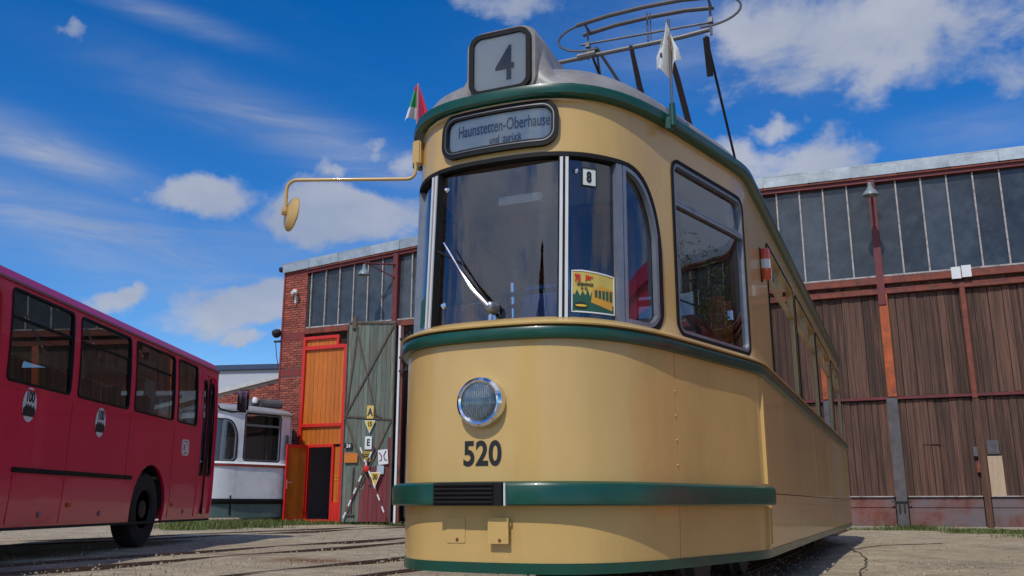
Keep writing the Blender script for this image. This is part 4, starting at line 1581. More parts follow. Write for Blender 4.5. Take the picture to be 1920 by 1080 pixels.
    for s, h, u, z, xs, m, bo in (('70', .036, a + kx * .038, c1 - .040, .85, REDP, .003), ('Jahre', .026, a + kx * .115, c1 - .037, .8, REDP, .002),
                                  ('GROSSRAUMWAGEN', .0155, a + kx * .088, c1 - .072, .62, INK, .001), ('501 - 521', .013, a + kx * .08, c1 - .094, .7, INK, .001)):
        v, f = text2d(s, h, xs * .76, bo)
        on_surface(P, v, f, u, z, -0.0135, 'lettering', m, po)
    ov = [(a + kx * .06 + kx * .045 * cos(t * pi / 8), c0 + .035 + .018 * sin(t * pi / 8)) for t in range(16)]
    loop_face(P, ov, -0.0135, 'poster_badge', INK, po)
    ov2 = [(a + kx * .06 + kx * .038 * cos(t * pi / 8), c0 + .035 + .006 * sin(t * pi / 8)) for t in range(16)]
    loop_face(P, ov2, -0.0120, 'poster_badge', YELL, po)
    # mirrored poster end on the far left pane
    loop_face(P, [(-.62, 1.515), (-.46, 1.515), (-.46, 1.71), (-.62, 1.67)], -0.0170, 'side_sticker', mat('poster_green', (.015, .085, .05)), T)
    # ---- cab and saloon fittings
    deck(P, .90, -.03).build('floor', mat('tram_floor', (.10, .075, .055), .7), T)
    MB().box((0, .56, 1.18), (.95, .34, .50), bev=.03).box((.15, .40, 1.44), (.30, .16, .08), bev=.015).build('driver_desk', DARK, T)
    MB().lathe([(.05, 0), (.06, .05), (.055, .14), (.03, .16)], 16, Matrix.Translation((-.10, .46, 1.43))).tube([(-.10, .46, 1.56), (-.02, .42, 1.60), (.06, .40, 1.60)], .012).build('controller', CHROME, T)
    MB().box((-.27, .50, 1.55), (.26, .20, .16), bev=.012, rz=-.25).build('ticket_box', WOODI, T)
    MB().box((-.25, .49, 1.645), (.15, .10, .012), rz=-.5, rx=.25).build('paper_slip', WHITE, T)
    MB().box((.16, .62, 1.62), (.30, .02, .34), rz=.12, rx=-.5).build('timetable_board', mat('timetable_blue', (.10, .13, .30), .4), T)
    MB().tube([(.30, .55, 1.40), (.30, .55, 2.05)], .010).tube([(-.05, .60, 1.4), (-.05, .60, 1.78), (.0, .52, 1.84)], .012).build('cab_lever', CHROME, T)
    MB().lathe([(.0, -.03), (.035, -.02), (.045, .0), (.035, .02), (.0, .03)], 14, Matrix.Translation((.0, .52, 1.86))).build('lever_knob', DARK, T)
    MB().box((.34, .52, 1.56), (.14, .12, .24), bev=.015).build('instrument', STEEL, T)
    seat = MB().lathe([(.03, .9), (.03, 1.25)], 12, Matrix.Translation((.1, 1.25, 0))).build('seat_post', STEEL, T)
    MB().box((.1, 1.25, 1.30), (.44, .42, .09), bev=.03).box((.1, 1.46, 1.62), (.42, .08, .42), bev=.03, rx=-.12).build('driver_seat', SEATM, T)
    # partition between cab and saloon
    pt = MB().box((-.55, 1.98, 1.35), (.86, .03, .90)).box((.62, 1.98, 1.35), (.74, .03, .90)).build('partition', WOODI, T)
    MB().box((-.98, 1.98, 2.20), (.05, .05, .9)).box((-.14, 1.98, 2.20), (.05, .05, .9)).box((.27, 1.98, 2.20), (.05, .05, .9)).box((.97, 1.98, 2.2), (.07, .06, .9)).box((0, 1.98, 2.62), (1.95, .05, .07)).build('partition_frame', WOODI, pt)
    MB().box((.62, 1.98, 2.2), (.64, .006, .80)).build('partition_glass', GLASS, pt)
    # driver's jacket of ochre cloth hanging on the partition, seat backs of varnished wood
    MB().box((.86, 1.90, 1.62), (.16, .10, .55), bev=.04).build('hanging_coat', mat('ochre_cloth', (.46, .15, .03), .85, var=.25), T)
    MB().tube([(-.9, 2.05, 2.45), (-.9, 11, 2.45)], .014).tube([(.9, 2.05, 2.45), (.9, 11, 2.45)], .014).build('grab_rail', CHROME, T)
    for k in range(8):
        for s in (-1, 1):
            y = 2.9 + k * 1.02
            b = MB().box((s * .72, y, 1.34), (.46, .44, .08), bev=.02).box((s * .72, y + .24, 1.62), (.46, .05, .56), bev=.02).build('bench', WOODI, T)
            MB().box((s * .60, y, 1.1), (.05, .34, .42)).build('bench_leg', STEEL, b)
    for k in range(4):
        MB().tube([(.42 * (-1) ** k, 3.4 + k * 2.05, .9), (.42 * (-1) ** k, 3.4 + k * 2.05, 2.65)], .016).build('grab_pole', CHROME, T)
    # cab window grip rod on the right cab window
    u1 = P.u_y(1.55)
    MB().tube([P.S(P.u_y(1.0), 1.72, -.06), P.S(P.u_y(1.72), 1.72, -.06)], .006).build('window_grip', CHROME, T)
    MB().lathe([(.022, -.03), (.022, .03)], 12, Matrix.Translation(P.S(P.u_y(1.74), 1.73, -.05))).build('window_catch', CHROME, T)
    # ---- marker lamps on the side
    for s in (1, -1):
        c = P.S(s * P.u_y(2.62), 2.265, .0)
        lm = MB().lathe([(.030, -.115), (.036, -.105), (.036, .105), (.030, .115)], 14, Matrix.Translation(c + Vector((s * .035, 0, 0)))).build('marker_lamp', mat('lamp_red', (.60, .07, .015), .22, coat=.5), T)
        MB().lathe([(.0385, -.034), (.0385, .034)], 14, Matrix.Translation(c + Vector((s * .035, 0, 0)))).build('marker_band', STRIP, lm)
        MB().box(c + Vector((s * .004, 0, 0)), (.012, .05, .25)).build('marker_base', DARK, lm)
    # ---- flag sockets on the gutter
    for u in (P.u_y(.86), -P.u_y(.86)):
        c = P.S(u, 2.73, .085)
        MB().tube([c + Vector((0, 0, -.05)), c + Vector((0, 0, .09))], [.022, .017], 12).box(P.S(u, 2.70, .06), (.03, .05, .07)).build('flag_socket', GREEN, T)
    # ---- rear-view mirror on its long arm, left
    mi = MB()
    B = P.S(-P.u_y(.42), 2.595, .03)
    mi.box(B + Vector((-.0, -.005, 0)), (.055, .05, .15), bev=.008)
    mi.build('mirror_bracket', CREAM, T)
    pth = [B + Vector((-.005, -.02, -.05)), B + Vector((-.005, -.02, -.11))]
    dirl = Vector((-.93, -.37, 0)).normalized()
    e0 = B + Vector((-.005, -.02, -.165))
    for k in range(5):
        t = k / 4 * pi / 2
        pth.append(e0 + Vector((0, 0, .05 - .05 * sin(t))) + dirl * (.05 - .05 * cos(t)))
    e1 = e0 + dirl * .70
    for k in range(6):
        t = k / 5 * pi / 2
        pth.append(e1 + dirl * (.06 * sin(t)) + Vector((0, 0, -.06 + .06 * cos(t))))
    e2 = pth[-1] + Vector((0, 0, -.14))
    pth.append(e2)
    arm = MB().tube(pth, .0105, 12).build('mirror_arm', CREAM, T)
    fd = Vector((.54, .84, -.10)).normalized()
    MR = Matrix.Translation(e2 + fd * .035 + Vector((0, 0, .0))) @ fd.to_track_quat('Z', 'Y').to_matrix().to_4x4()
    md = MB().lathe([(.002, -.030), (.05, -.024), (.090, -.010), (.104, .004), (.104, .012), (.097, .012), (.097, .006), (.001, .006)], 32, MR).build('mirror_head', CREAM, arm)
    MB().tube([e2 - fd * .02, e2 + fd * .02], .020, 10).tube([e2, e2 + Vector((0, 0, .03))], .022, 10).build('mirror_clamp', CREAM, arm)
    # ---- running gear
    un = MB().box((0, 6.5, .62), (1.5, 11.2, .44)).build('underframe', DARK, T)
    for y in (3.3, 9.7):
        bg = MB().box((0, y, .42), (1.2, 2.2, .2), bev=.03).build('bogie', DARK, T)
        for dy in (-.85, .85):
            for s in (-1, 1):
                MB().lathe([(.05, -.07), (.33, -.07), (.36, -.02), (.33, .0), (.33, .06), (.05, .06)], 28, Matrix.Translation((s * .5, y + dy, .325)) @ Matrix.Rotation(pi / 2, 4, 'Y')).build('wheel', GREYST, bg)
    # ---- roof gear: resistor box, pantograph
    MB().prism([(-.16, 3.0), (.16, 3.0), (.16, 3.18), (.10, 3.24), (-.16, 3.24)], 2.05, 2.5, Matrix.Translation((.34, 0, -.02))).build('roof_box', ROOFG, T, fix=True)
    pa = MB().box((0, 6.4, 3.08), (1.1, .08, .08)).box((0, 7.5, 3.08), (1.1, .08, .08)).box((-.45, 6.95, 3.1), (.08, 1.3, .06)).box((.45, 6.95, 3.1), (.08, 1.3, .06)).build('pantograph', STEEL, T)
    yh = 3.77

    def part(name, mb, m=STEEL):
        return mb.build(name, m, pa)
    for dy in (-.10, .10):
        part('contact_strip', MB().tube([(-.68, yh + dy, 5.13), (-.35, yh + dy, 5.165), (0, yh + dy, 5.175), (.35, yh + dy, 5.165), (.62, yh + dy, 5.13)], .021, 8), mat('contact_strip', (.13, .12, .12), .4, metal=.6))
    for s in (-1, 1):
        cx, top, bot = s * .62, 5.13, 4.90
        hp = [(cx, yh - .10, top)]
        for k in range(13):
            t = k / 12 * pi
            hp.append((cx + s * .27 * sin(t), yh - .10 + .10 * (k / 12), (top + bot) / 2 + (top - bot) / 2 * cos(t)))
        hp.append((cx - s * .12, yh, bot))
        part('horn', MB().tube(hp, .0115, 8))
        part('hanger', MB().tube([(s * .60, yh, 5.13), (s * .60, yh, 4.80)], .012, 8).tube([(s * .60, yh - .1, 5.13), (s * .60, yh + .1, 5.13)], .012, 8).box((s * .60, yh, 4.95), (.04, .05, .05)))
    part('hanger', MB().tube([(.0, yh, 5.17), (.0, yh, 4.87)], .009, 8).tube([(.03, yh, 5.16), (.03, yh, 4.88)], .006, 6))
    part('cross_tube', MB().tube([(-.68, yh, 4.97), (.62, yh, 4.93)], .011, 8))
    part('cross_tube', MB().tube([(-.98, yh + .02, 4.84), (.30, yh + .02, 4.85), (.58, yh + .02, 4.87)], .022, 10))
    part('spring_box', MB().tube([(-.70, yh - .02, 4.83), (-.52, yh - .02, 4.84)], .036, 10))
    part('stay', MB().tube([(-.52, yh, 4.92), (-.56, yh + .3, 4.62)], .012, 8).tube([(-.52, yh, 4.92), (-.25, yh + .9, 4.4)], .016, 8))
    for s in (1, -1):
        part('lower_arm', MB().tube([(s * .17, yh, 4.86), (s * .19, yh + .35, 4.60), (s * .22, 6.25, 3.14)], [.020, .030, .040], 10), mat('arm_brown', (.055, .043, .038), .55))
        part('arm_rod', MB().tube([(s * .55, yh, 4.80), (s * .50, 7.3, 3.14)], .013, 8), DARK)
    part('damper', MB().tube([(.545, yh + .02, 4.80), (.53, yh + .22, 4.50)], .030, 10), DARK)
    for (x, y) in ((-.5, 6.4), (.5, 6.4), (-.5, 7.5), (.5, 7.5)):
        part('insulator', MB().lathe([(.05, 2.98), (.06, 3.0), (.035, 3.02), (.06, 3.04), (.03, 3.06)], 12, Matrix.Translation((x, y, .0))), RUBBER)
    MB().tube([(.55, 7.9, 3.0), (.55, 7.95, 3.14), (.60, 8.3, 3.16), (.60, 8.35, 3.0)], .012).build('roof_loop', STEEL, T)
    return T, P


TRAM, PL = build_tram()


def tramw(p):
    return TRAM_O + PR * p[0] + AX * p[1] + Vector((0, 0, p[2]))


def cloth(path_top, drop, folds, w, n=14, m=10):
    """a hanging flag: verts (u across, v down) with soft folds"""
    vs, fs = [], []
    for i in range(n + 1):
        for j in range(m + 1):
            u, v = i / n, j / m
            vs.append((u, v))
    for i in range(n):
        for j in range(m):
            a = i * (m + 1) + j
            fs.append([a, a + 1, a + m + 2, a + m + 1])
    return vs, fs


def build_flags():
    # left: small red, white and green pennant
    c = tramw(PL.S(-PL.u_y(.86), 2.80, .085))
    f = thing('pennant', 'small red, white and green flag drooping at the left roof edge of the cream tram', 'flag', c, -YAW)
    MB().tube([(0, 0, -.03), (0, 0, .47)], .007, 8).build('staff', mat('staff_pink', (.45, .16, .17), .5), f)

    def fm(u, v):
        return Vector((-.008 - .11 * u * (0.12 + .88 * v) - .012 * sin(u * 9) * v, .035 * sin(u * 7 + 1) * v, .46 - .22 * v - .03 * u * v))
    for nm, a, b, m in (('red_stripe', 0, .16, mat('flag_red', (.45, .02, .06), .8)), ('green_stripe', .16, .66, mat('flag_green', (.04, .30, .10), .8)), ('white_stripe', .66, 1, mat('flag_white', (.65, .65, .62), .8))):
        vs, fs = [], []
        N, K = 10, 8
        for i in range(N + 1):
            for j in range(K + 1):
                u, v = i / N, a + (b - a) * j / K
                p = fm(u, v)
                vs.append(p)
        for i in range(N):
            for j in range(K):
                q = i * (K + 1) + j
                fs.append([q, q + 1, q + K + 2, q + K + 1])
        MB().add(vs, fs).build(nm, m, f)
    vs, fs = [], []
    for i in range(9):
        for j in range(9):
            u, v = i / 8, j / 8
            vs.append((.010 + .09 * u * v, .03 * sin(u * 6) * v, .45 - .24 * v))
    for i in range(8):
        for j in range(8):
            q = i * 9 + j
            fs.append([q, q + 1, q + 10, q + 9])
    MB().add(vs, fs).build('red_fold', mat('flag_red'), f)
    # right: white flag with a dark and yellow emblem, hanging slack
    c = tramw(PL.S(PL.u_y(.86), 2.80, .085))
    f = thing('white_flag', 'white flag with yellow and black emblem hanging slack on the right roof edge', 'flag', c, -YAW)
    MB().tube([(0, 0, -.03), (.0, 0, .56)], .0085, 8).build('staff', STEEL, f)

    def gm(u, v, o=0.0):
        x = -.075 + .155 * u * (.75 + .25 * v) - .012 * v
        y = -.02 + .035 * sin(u * 11 + v * 2) * (.3 + v) - o
        z = .53 - .26 * v - .08 * (1 - abs(2 * u - .9)) * v + (-.14 * abs(u - .45) * (1 - v))
        return Vector((x * (.25 + .75 * min(1, v * 1.4 + .1)), y, z))
    vs, fs = [], []
    N = 22
    for i in range(N + 1):
        for j in range(N + 1):
            vs.append(gm(i / N, j / N))
    for i in range(N):
        for j in range(N):
            q = i * (N + 1) + j
            fs.append([q, q + 1, q + N + 2, q + N + 1])
    MB().add(vs, fs).build('cloth', mat('flag_white'), f)
    em = MB()
    for u0, v0, u1, v1 in ((.55, .25, .75, .32), (.72, .32, .80, .5), (.6, .5, .80, .56), (.58, .32, .64, .5), (.66, .56, .74, .78)):
        vs, fs = [], []
        for i in range(5):
            for j in range(5):
                vs.append(gm(u0 + (u1 - u0) * i / 4, v0 + (v1 - v0) * j / 4, .004))
        for i in range(4):
            for j in range(4):
                q = i * 5 + j
                fs.append([q, q + 1, q + 6, q + 5])
        em.add(vs, fs)
    em.build('emblem', mat('emblem_ochre', (.42, .24, .03), .7), f)
    v, fa = text2d('rrr', .10, 1, .004)
    MB().add([gm(.25 + x * .9, .45 - y * 1.2, .005) for x, y in v], fa).build('lettering', INK, f, smooth=0)
    v, fa = text2d('88', .08, 1, .004)
    MB().add([gm(.30 + x * .9, .68 - y * 1.2, .005) for x, y in v], fa).build('lettering', INK, f, smooth=0)


build_flags()

# ================================================================== THE WHITE TRAM CAB
def build_white_tram():
    P = Plan(13.05)
    o = (PR * -14.12 + AX * 15.15) * 1.28
    T = thing('white_tram', 'white tram cab with red belt line between the red bus and the orange door', 'tram', (*o[:2], -.16), -YAW)
    T.scale = (1.28, 1.28, 1.28)
    WP = mat('white_tram_paint', (.72, .73, .74), .35, var=.07, scale=2, dirt=(.36, .35, .33), dirt_amt=.35)
    RB = mat('white_tram_red', (.36, .045, .03), .5, var=.2, dirt=(.2, .1, .08), dirt_amt=.5)
    um = P.u_y(2.30)
    holes, ue, up, uq = tram_windows(P, T, gm=GLASS)
    upper_shell(P, holes, z1=2.575, umax=um).build('upper_body', WP, T)
    P.panel(-P.u_y(.8), P.u_y(.8), .68, 1.40).build('front_panel', WP, T)
    for s in (-1, 1):
        a, b = sorted((s * P.u_y(.8), s * um))
        P.panel(a, b, .68, 1.40).build('cab_panel', WP, T)
    P.sweep([(-.01, .58), (.03, .58), (.04, .60), (.04, .66), (.03, .675), (-.01, .675)], -um, um).build('bumper_strip', RUBBER, T)
    P.panel(-um, um, .28, .575).build('skirt', mat('grey_green_skirt', (.10, .16, .14), .6, var=.3, scale=1.5), T)
    P.sweep([(-.01, 1.365), (.022, 1.368), (.028, 1.40), (.02, 1.42), (-.01, 1.42)], -um, um).build('red_belt', RB, T)
    P.sweep([(-.02, 1.4205), (.03, 1.4205), (.004, 1.474), (-.02, 1.474)], -um, um).build('sill_moulding', WP, T)
    P.sweep([(-.02, 2.545), (.035, 2.545), (.045, 2.555), (.04, 2.585), (-.02, 2.590)], -um, um).build('roof_gutter', ROOFG, T)
    roof_mesh(P, um, 2.59, .22).build('roof', mat('white_tram_roof', (.30, .30, .31), .5, var=.12), T)
    deck(P, .9, -.03, um).build('floor', DARK, T)
    MB().box((0, .6, 1.2), (.9, .34, .5), bev=.03).build('driver_desk', DARK, T)
    MB().box((0, 2.0, 1.5), (1.9, .04, 1.2)).build('partition', SEATM, T)
    # dark end frame closing the cab
    MB().box((0, 2.28, 1.75), (2.10, .10, 1.7), bev=.03).build('end_frame', RUBBER, T)
    MB().box((0, 1.5, .55), (1.5, 1.6, .4)).build('underframe', DARK, T)
    c = P.S(P.u_y(2.12), 1.98, .0)
    MB().lathe([(.03, -.13), (.036, -.1), (.036, .1), (.03, .13)], 12, Matrix.Translation(c + Vector((.03, 0, 0)))).build('marker_lamp', DARK, T)
    MB().tube([(.55, 1.75, 2.84), (.80, 2.2, 2.84)], .10, 14).box((.35, 1.7, 2.83), (.30, .3, .16), bev=.02).build('roof_gear', GREYST, T)
    MB().lathe([(.0, 0), (.06, .02), (.07, .08), (.05, .14)], 12, Matrix.Translation((.60, 1.5, 2.80))).build('roof_lamp', WHITE, T)
    return T


build_white_tram()

# ================================================================== THE RED BUS
BRED = mat('bus_red_paint', (.78, .009, .066), .22, var=.06, scale=1.4, coat=.5, bump=.015, bscale=2)
BROOF = mat('bus_roof_red', (.56, .014, .13), .32, var=.07, scale=2)
BHW = 1.25


def bus_x(z):
    if z < 1.75:
        return BHW - .03 * max(0, (.8 - z) / .5) ** 2
    return BHW - .055 * ((z - 1.75) / 1.0) ** 2


def arch(cy, r, z0, n=14):
    a0 = math.acos(max(-1, min(1, 1))) if False else 0
    pts = []
    cz = .5
    t0 = math.asin((z0 - cz) / r)
    for k in range(n + 1):
        t = (pi - t0) - (pi - 2 * t0) * k / n
        pts.append((cy + r * cos(t), cz + r * sin(t)))
    return pts


def build_bus():
    B = thing('red_bus', 'dark red city bus with round white jubilee stickers parked at the left edge', 'bus', (-6.25, 10.0, 0))
    z0, z1 = .33, 2.765
    wins = [(-4.55, -2.85), (-1.13, .20), (.37, 1.80), (1.97, 3.40), (3.55, 4.40)]
    rdoor = (-2.62, -1.32)
    fdoor = (4.62, 5.36)
    for s in (1, -1):
        def fn(y, z, off=0.0, s=s):
            return Vector((s * (bus_x(z) + off), y, z))
        lower = [(-5.4, z0)] + arch(-3.3, .60, z0) + arch(2.75, .60, z0) + [(5.42, z0), (5.42, z1), (-5.4, z1)]
        outer = densify(lower, .25)
        holes, frames = [], []
        dd = [rdoor, fdoor] if s > 0 else []
        for a, b in wins:
            holes.append(densify(rrect(a, b, 1.765, 2.715, .07), .12))
        for a, b in dd:
            holes.append(densify(rrect(a, b, .40, 2.66, (.02, .02, .12, .12)), .12))
        grid = [(y * .3, z) for y in range(-17, 18) for z in (.6, .95, 1.3, 1.6, 1.9, 2.2, 2.5)]
        v, f = cdt(outer, holes, grid)
        sheet(v, f, fn, .04).build('side_wall', BRED, B)
        for k, (a, b) in enumerate(wins):
            lp = holes[k]
            w = ring(lp, fn, -.022, .004, -.03, .008).build('window', RUBBER, B)
            inn = rrect(a + .018, b - .018, 1.783, 2.697, .05)
            MB().add([fn(y, z, -.012) for y, z in inn], [list(range(len(inn)))]).build('pane', BGLASS, w, smooth=0)
            if b - a > 1.2:
                hh = MB()
                for zz in (2.42,):
                    hh.box(fn((a + b) / 2, zz, -.012), (.02, b - a - .06, .022))
                hh.build('slide_rail', RUBBER, w)
        for k, (a, b) in enumerate(dd):
            lp = holes[len(wins) + k]
            ring(lp, fn, -.02, .02, -.04, .010).build('door_surround', BRED if k else REDP, B)
            m = (a + b) / 2
            for c0, c1 in ((a + .02, m - .012), (m + .012, b - .02)):
                lf = rrect(c0, c1, .42, 2.64, .03, 2)
                hole = rrect(c0 + .06, c1 - .06, 1.02 if k else .95, 2.54, .07, 4)
                vv, ff = cdt(densify(lf, .2), [densify(hole, .1)], [])
                dr = sheet(vv, ff, lambda y, z, o: fn(y, z, o - .02), .03).build('door_leaf', BRED, B)
                ring(densify(hole, .1), lambda y, z, o: fn(y, z, o - .02), -.03, .012, -.01, .008).build('door_seal', RUBBER, dr)
                MB().add([fn(y, z, -.03) for y, z in hole], [list(range(len(hole)))]).build('door_pane', BGLASS, dr, smooth=0)
            MB().box(fn(m, 1.5, -.02), (.03, .026, 2.2)).build('door_rubber', RUBBER, B)
        for a, b in ((-5.3, rdoor[0] - .05), (rdoor[1] + .05, fdoor[0] - .05)) if s > 0 else ((-5.3, 5.3),):
            MB().box(fn((a + b) / 2, 1.715, .004), (.012, b - a, .018), bev=.003).build('waist_moulding', BRED, B)
        for y in (-1.22, .285, 1.885, 3.475):
            MB().box(fn(y, 1.30, -.001), (.006, .006, .80)).build('panel_joint', DARK, B)
        # rub strip, hatches, sill line, lamps
        for a, b in ((-.82, 2.08),):
            MB().box(fn((a + b) / 2, .905, .008), (.02, b - a, .05), bev=.004).build('rub_strip', RUBBER, B)
        for a, b in ((-.80, .26), (.28, 2.05), (3.50, 4.55)):
            lp = rrect(a, b, .37, .86, .015, 2)
            fa = lambda y, z, o: fn(y, z, o)
            vv, ff = cdt(densify(lp, .2), [], [])
            h = sheet(vv, ff, lambda y, z, o: fn(y, z, o + .006), .006).build('hatch', BRED, B)
            MB().lathe([(.03, 0), (.03, .008), (.01, .012)], 12, Matrix.Translation(fn((a + b) / 2 + .1, .46, .006)) @ Matrix.Rotation(s * pi / 2, 4, 'Y')).build('hatch_lock', ALU, h)
        MB().box(fn(.45, .56, .012), (.02, .08, .05), bev=.006).build('side_reflector', mat('amber', (.5, .13, .01), .3), B)
        MB().box(fn(3.62, .56, .012), (.02, .07, .05), bev=.006).build('side_reflector', mat('amber'), B)
        MB().box((s * (BHW - .05), .0, .325), (.06, 10.8, .03)).build('sill_edge', DARK, B)
        MB().box((s * (bus_x(2.76) + .014), 0, 2.775), (.03, 10.9, .028), bev=.006).build('drip_rail', mat('drip_grey', (.30, .15, .19), .4), B)
        if s > 0:
            # stickers
            for cy, cz, r in ((-.64, 1.57, .165), (1.02, 1.535, .165)):
                ci = [(cy + r * .82 * cos(t * pi / 14), cz + r * 1.08 * sin(t * pi / 14)) for t in range(28)]
                st = MB().add([fn(y, z, .004) for y, z in ci], [list(range(28))]).build('jubilee_sticker', WHITE, B, smooth=0)
                v, f = text2d('100', .11, .72, .006)
                MB().add([fn(cy + x, cz + .085 + y, .007) for x, y in v], f).build('lettering', INK, st, smooth=0)
                sil = [(-.11, -.10), (.11, -.10), (.12, -.02), (.09, .0), (.085, .03), (.06, -.005), (.04, .0), (.03, .035), (.0, .0), (-.03, .03), (-.045, .0), (-.07, .035), (-.08, .0), (-.12, -.02)]
                sv, sf = cdt(sil, [], [])
                MB().add([fn(cy + x, cz + y - .02, .007) for x, y in sv], sf).build('city_silhouette', INK, st, smooth=0)
            lp = rrect(3.83, 4.13, 1.29, 1.53, .06, 4)
            lg = ring(lp, fn, -.022, .0, .001, .005).build('company_logo', WHITE, B)
            v, f = text2d('DB', .15, .80, .012)
            MB().add([fn(3.98 + x, 1.41 + y, .005) for x, y in v], f).build('lettering', WHITE, lg, smooth=0)
    # roof
    secs = []
    for y, k in ((-5.5, .96), (-5.4, .99), (-5.2, 1), (5.2, 1), (5.4, .99), (5.5, .955)):
        rg = []
        for j in range(25):
            t = -1 + 2 * j / 24
            x = bus_x(2.76) * t
            z = 2.77 + .20 * (1 - abs(t) ** 9) ** .55
            rg.append(Vector((x, y, 2.76 + (z - 2.76) * k)))
        secs.append(rg)
    loft(secs).build('roof', BROOF, B, fix=True)
    MB().box((0, 0, 2.70), (2.3, 10.6, .02)).build('ceiling', mat('bus_ceiling', (.32, .31, .29), .6), B)
    # front and rear
    fr = MB().prism(rrect(-1.20, 1.20, .33, 1.25, .05), 5.36, 5.47).build('front_panel', BRED, B)
    MB().prism(rrect(-1.20, 1.20, 2.45, 2.80, .05), 5.34, 5.46).build('front_header', BRED, B)
    for s in (-1, 1):
        MB().box((s * 1.17, 5.40, 1.85), (.10, .12, 1.25), bev=.03).build('front_pillar', BRED, B)
        MB().lathe([(.11, 0), (.12, .03), (.0, .05)], 20, Matrix.Translation((s * .85, 5.46, .72)) @ Matrix.Rotation(-pi / 2, 4, 'X')).build('headlight', CHROME, B)
    MB().box((0, 5.42, 1.85), (2.26, .012, 1.2)).build('windscreen', BGLASS, B)
    MB().prism(rrect(-1.21, 1.21, .33, 1.75, .05), -5.46, -5.38).build('rear_panel', BRED, B)
    MB().prism(rrect(-1.20, 1.20, 2.5, 2.80, .05), -5.44, -5.34).build('rear_header', BRED, B)
    MB().box((0, -5.40, 2.12), (2.2, .012, .8)).build('rear_window', BGLASS, B)
    for s in (-1, 1):
        MB().box((s * 1.16, -5.40, 2.12), (.10, .10, .8), bev=.03).build('rear_pillar', BRED, B)
    # underside, arches, wheels
    MB().box((0, 0, .62), (2.2, 10.4, .20)).build('chassis', DARK, B)
    MB().box((-.2, -1.0, .42), (1.5, 1.6, .28)).build('fuel_tank', DARK, B)
    MB().box((0, 0, .93), (2.36, 10.6, .04)).build('floor', mat('bus_floor', (.06, .055, .05), .8), B)
    TY = mat('tyre_rubber', (.016, .015, .015), .8, var=.3, scale=20, bump=.2)
    RIM = mat('dark_steel_rim', (.035, .033, .032), .5, metal=.4, var=.3)
    for wy in (2.75, -3.3):
        for s in (-1, 1):
            M = Matrix.Translation((s * 1.06, wy, .5)) @ Matrix.Rotation(s * pi / 2, 4, 'Y')
            w = thing('wheel', None, None)
            w.parent = B
            MB().lathe([(.27, -.13), (.40, -.14), (.475, -.125), (.498, -.09), (.50, 0), (.498, .09), (.475, .125), (.40, .14), (.29, .13), (.27, .10)], 40, M).build('tyre', TY, w)
            MB().lathe([(.28, .10), (.285, .12), (.26, .125), (.24, .06), (.20, .05), (.13, .075), (.12, .11), (.06, .13), (.0, .13)], 32, M).build('rim', RIM, w)
            for k in range(10):
                t = 2 * pi * k / 10
                MB().lathe([(.014, .06), (.014, .10)], 6, M @ Matrix.Translation((.165 * cos(t), .165 * sin(t), 0))).build('wheel_nut', GREYST, w)
            ar = MB()
            vs = []
            n = 16
            for k in range(n + 1):
                t = pi * k / n
                for xx in (s * 1.20, s * .75):
                    vs.append((xx, wy + .61 * cos(t), .5 + .61 * sin(t)))
            ar.add(vs, [[2 * k, 2 * k + 1, 2 * k + 3, 2 * k + 2] for k in range(n)]).build('wheel_housing', DARK, B)
    # seats and poles
    ST = mat('bus_seat', (.045, .025, .025), .7, var=.2)
    for y in (-4.4, -3.6, -.6, .25, 1.1, 1.95, 2.9):
        for s in (-1, 1):
            if s > 0 and -3 < y < -1:
                continue
            MB().box((s * .78, y, 1.36), (.80, .42, .10), bev=.03).box((s * .78, y - .24, 1.72), (.80, .09, .66), bev=.03, rx=.12).build('seat', ST, B)
    PO = mat('pole_pale', (.42, .42, .40), .3, var=.05)
    for x, y in ((.35, -1.9), (.35, -.9), (-.35, .6), (.38, 2.3), (-.35, 3.4), (.5, 4.5), (.42, -3.1)):
        MB().tube([(x, y, .95), (x, y, 2.7)], .017, 8).build('grab_pole', PO, B)
    for x in (-.45, .45):
        MB().tube([(x, -5, 2.5), (x, 5, 2.5)], .014, 8).build('grab_rail', PO, B)
    MB().box((-.6, 4.2, 1.45), (.5, .5, 1.0), bev=.04).build('driver_seat', ST, B)
    MB().box((.62, 3.98, 2.16), (.02, .38, .55)).build('notice', WHITE, B)
    # mirrors on bow arms
    for s in (1, -1):
        a = MB().tube([(s * 1.18, 5.40, 2.28), (s * 1.24, 5.52, 2.16), (s * 1.36, 5.80, 2.13), (s * 1.50, 5.95, 2.16)], .016, 8).build('mirror_arm', DARK, B)
        h = MB().box((s * 1.50, 5.95, 2.34), (.20, .10, .40), bev=.04).build('mirror_head', DARK, a)
        MB().box((s * 1.50, 5.894, 2.34), (.16, .006, .34)).build('mirror_glass', CHROME, h)
    return B


BUS = build_bus()

# ================================================================== TREES, GRASS, SMALL THINGS
BARK = mat('bark', (.07, .05, .038), .9, var=.3, scale=8, bump=.5, bscale=20)
LEAF = mat('broad_leaf', (.050, .095, .022), .6, var=.4, scale=1.3)
NEEDLE = mat('spruce_needle', (.022, .048, .024), .7, var=.4, scale=1.5)


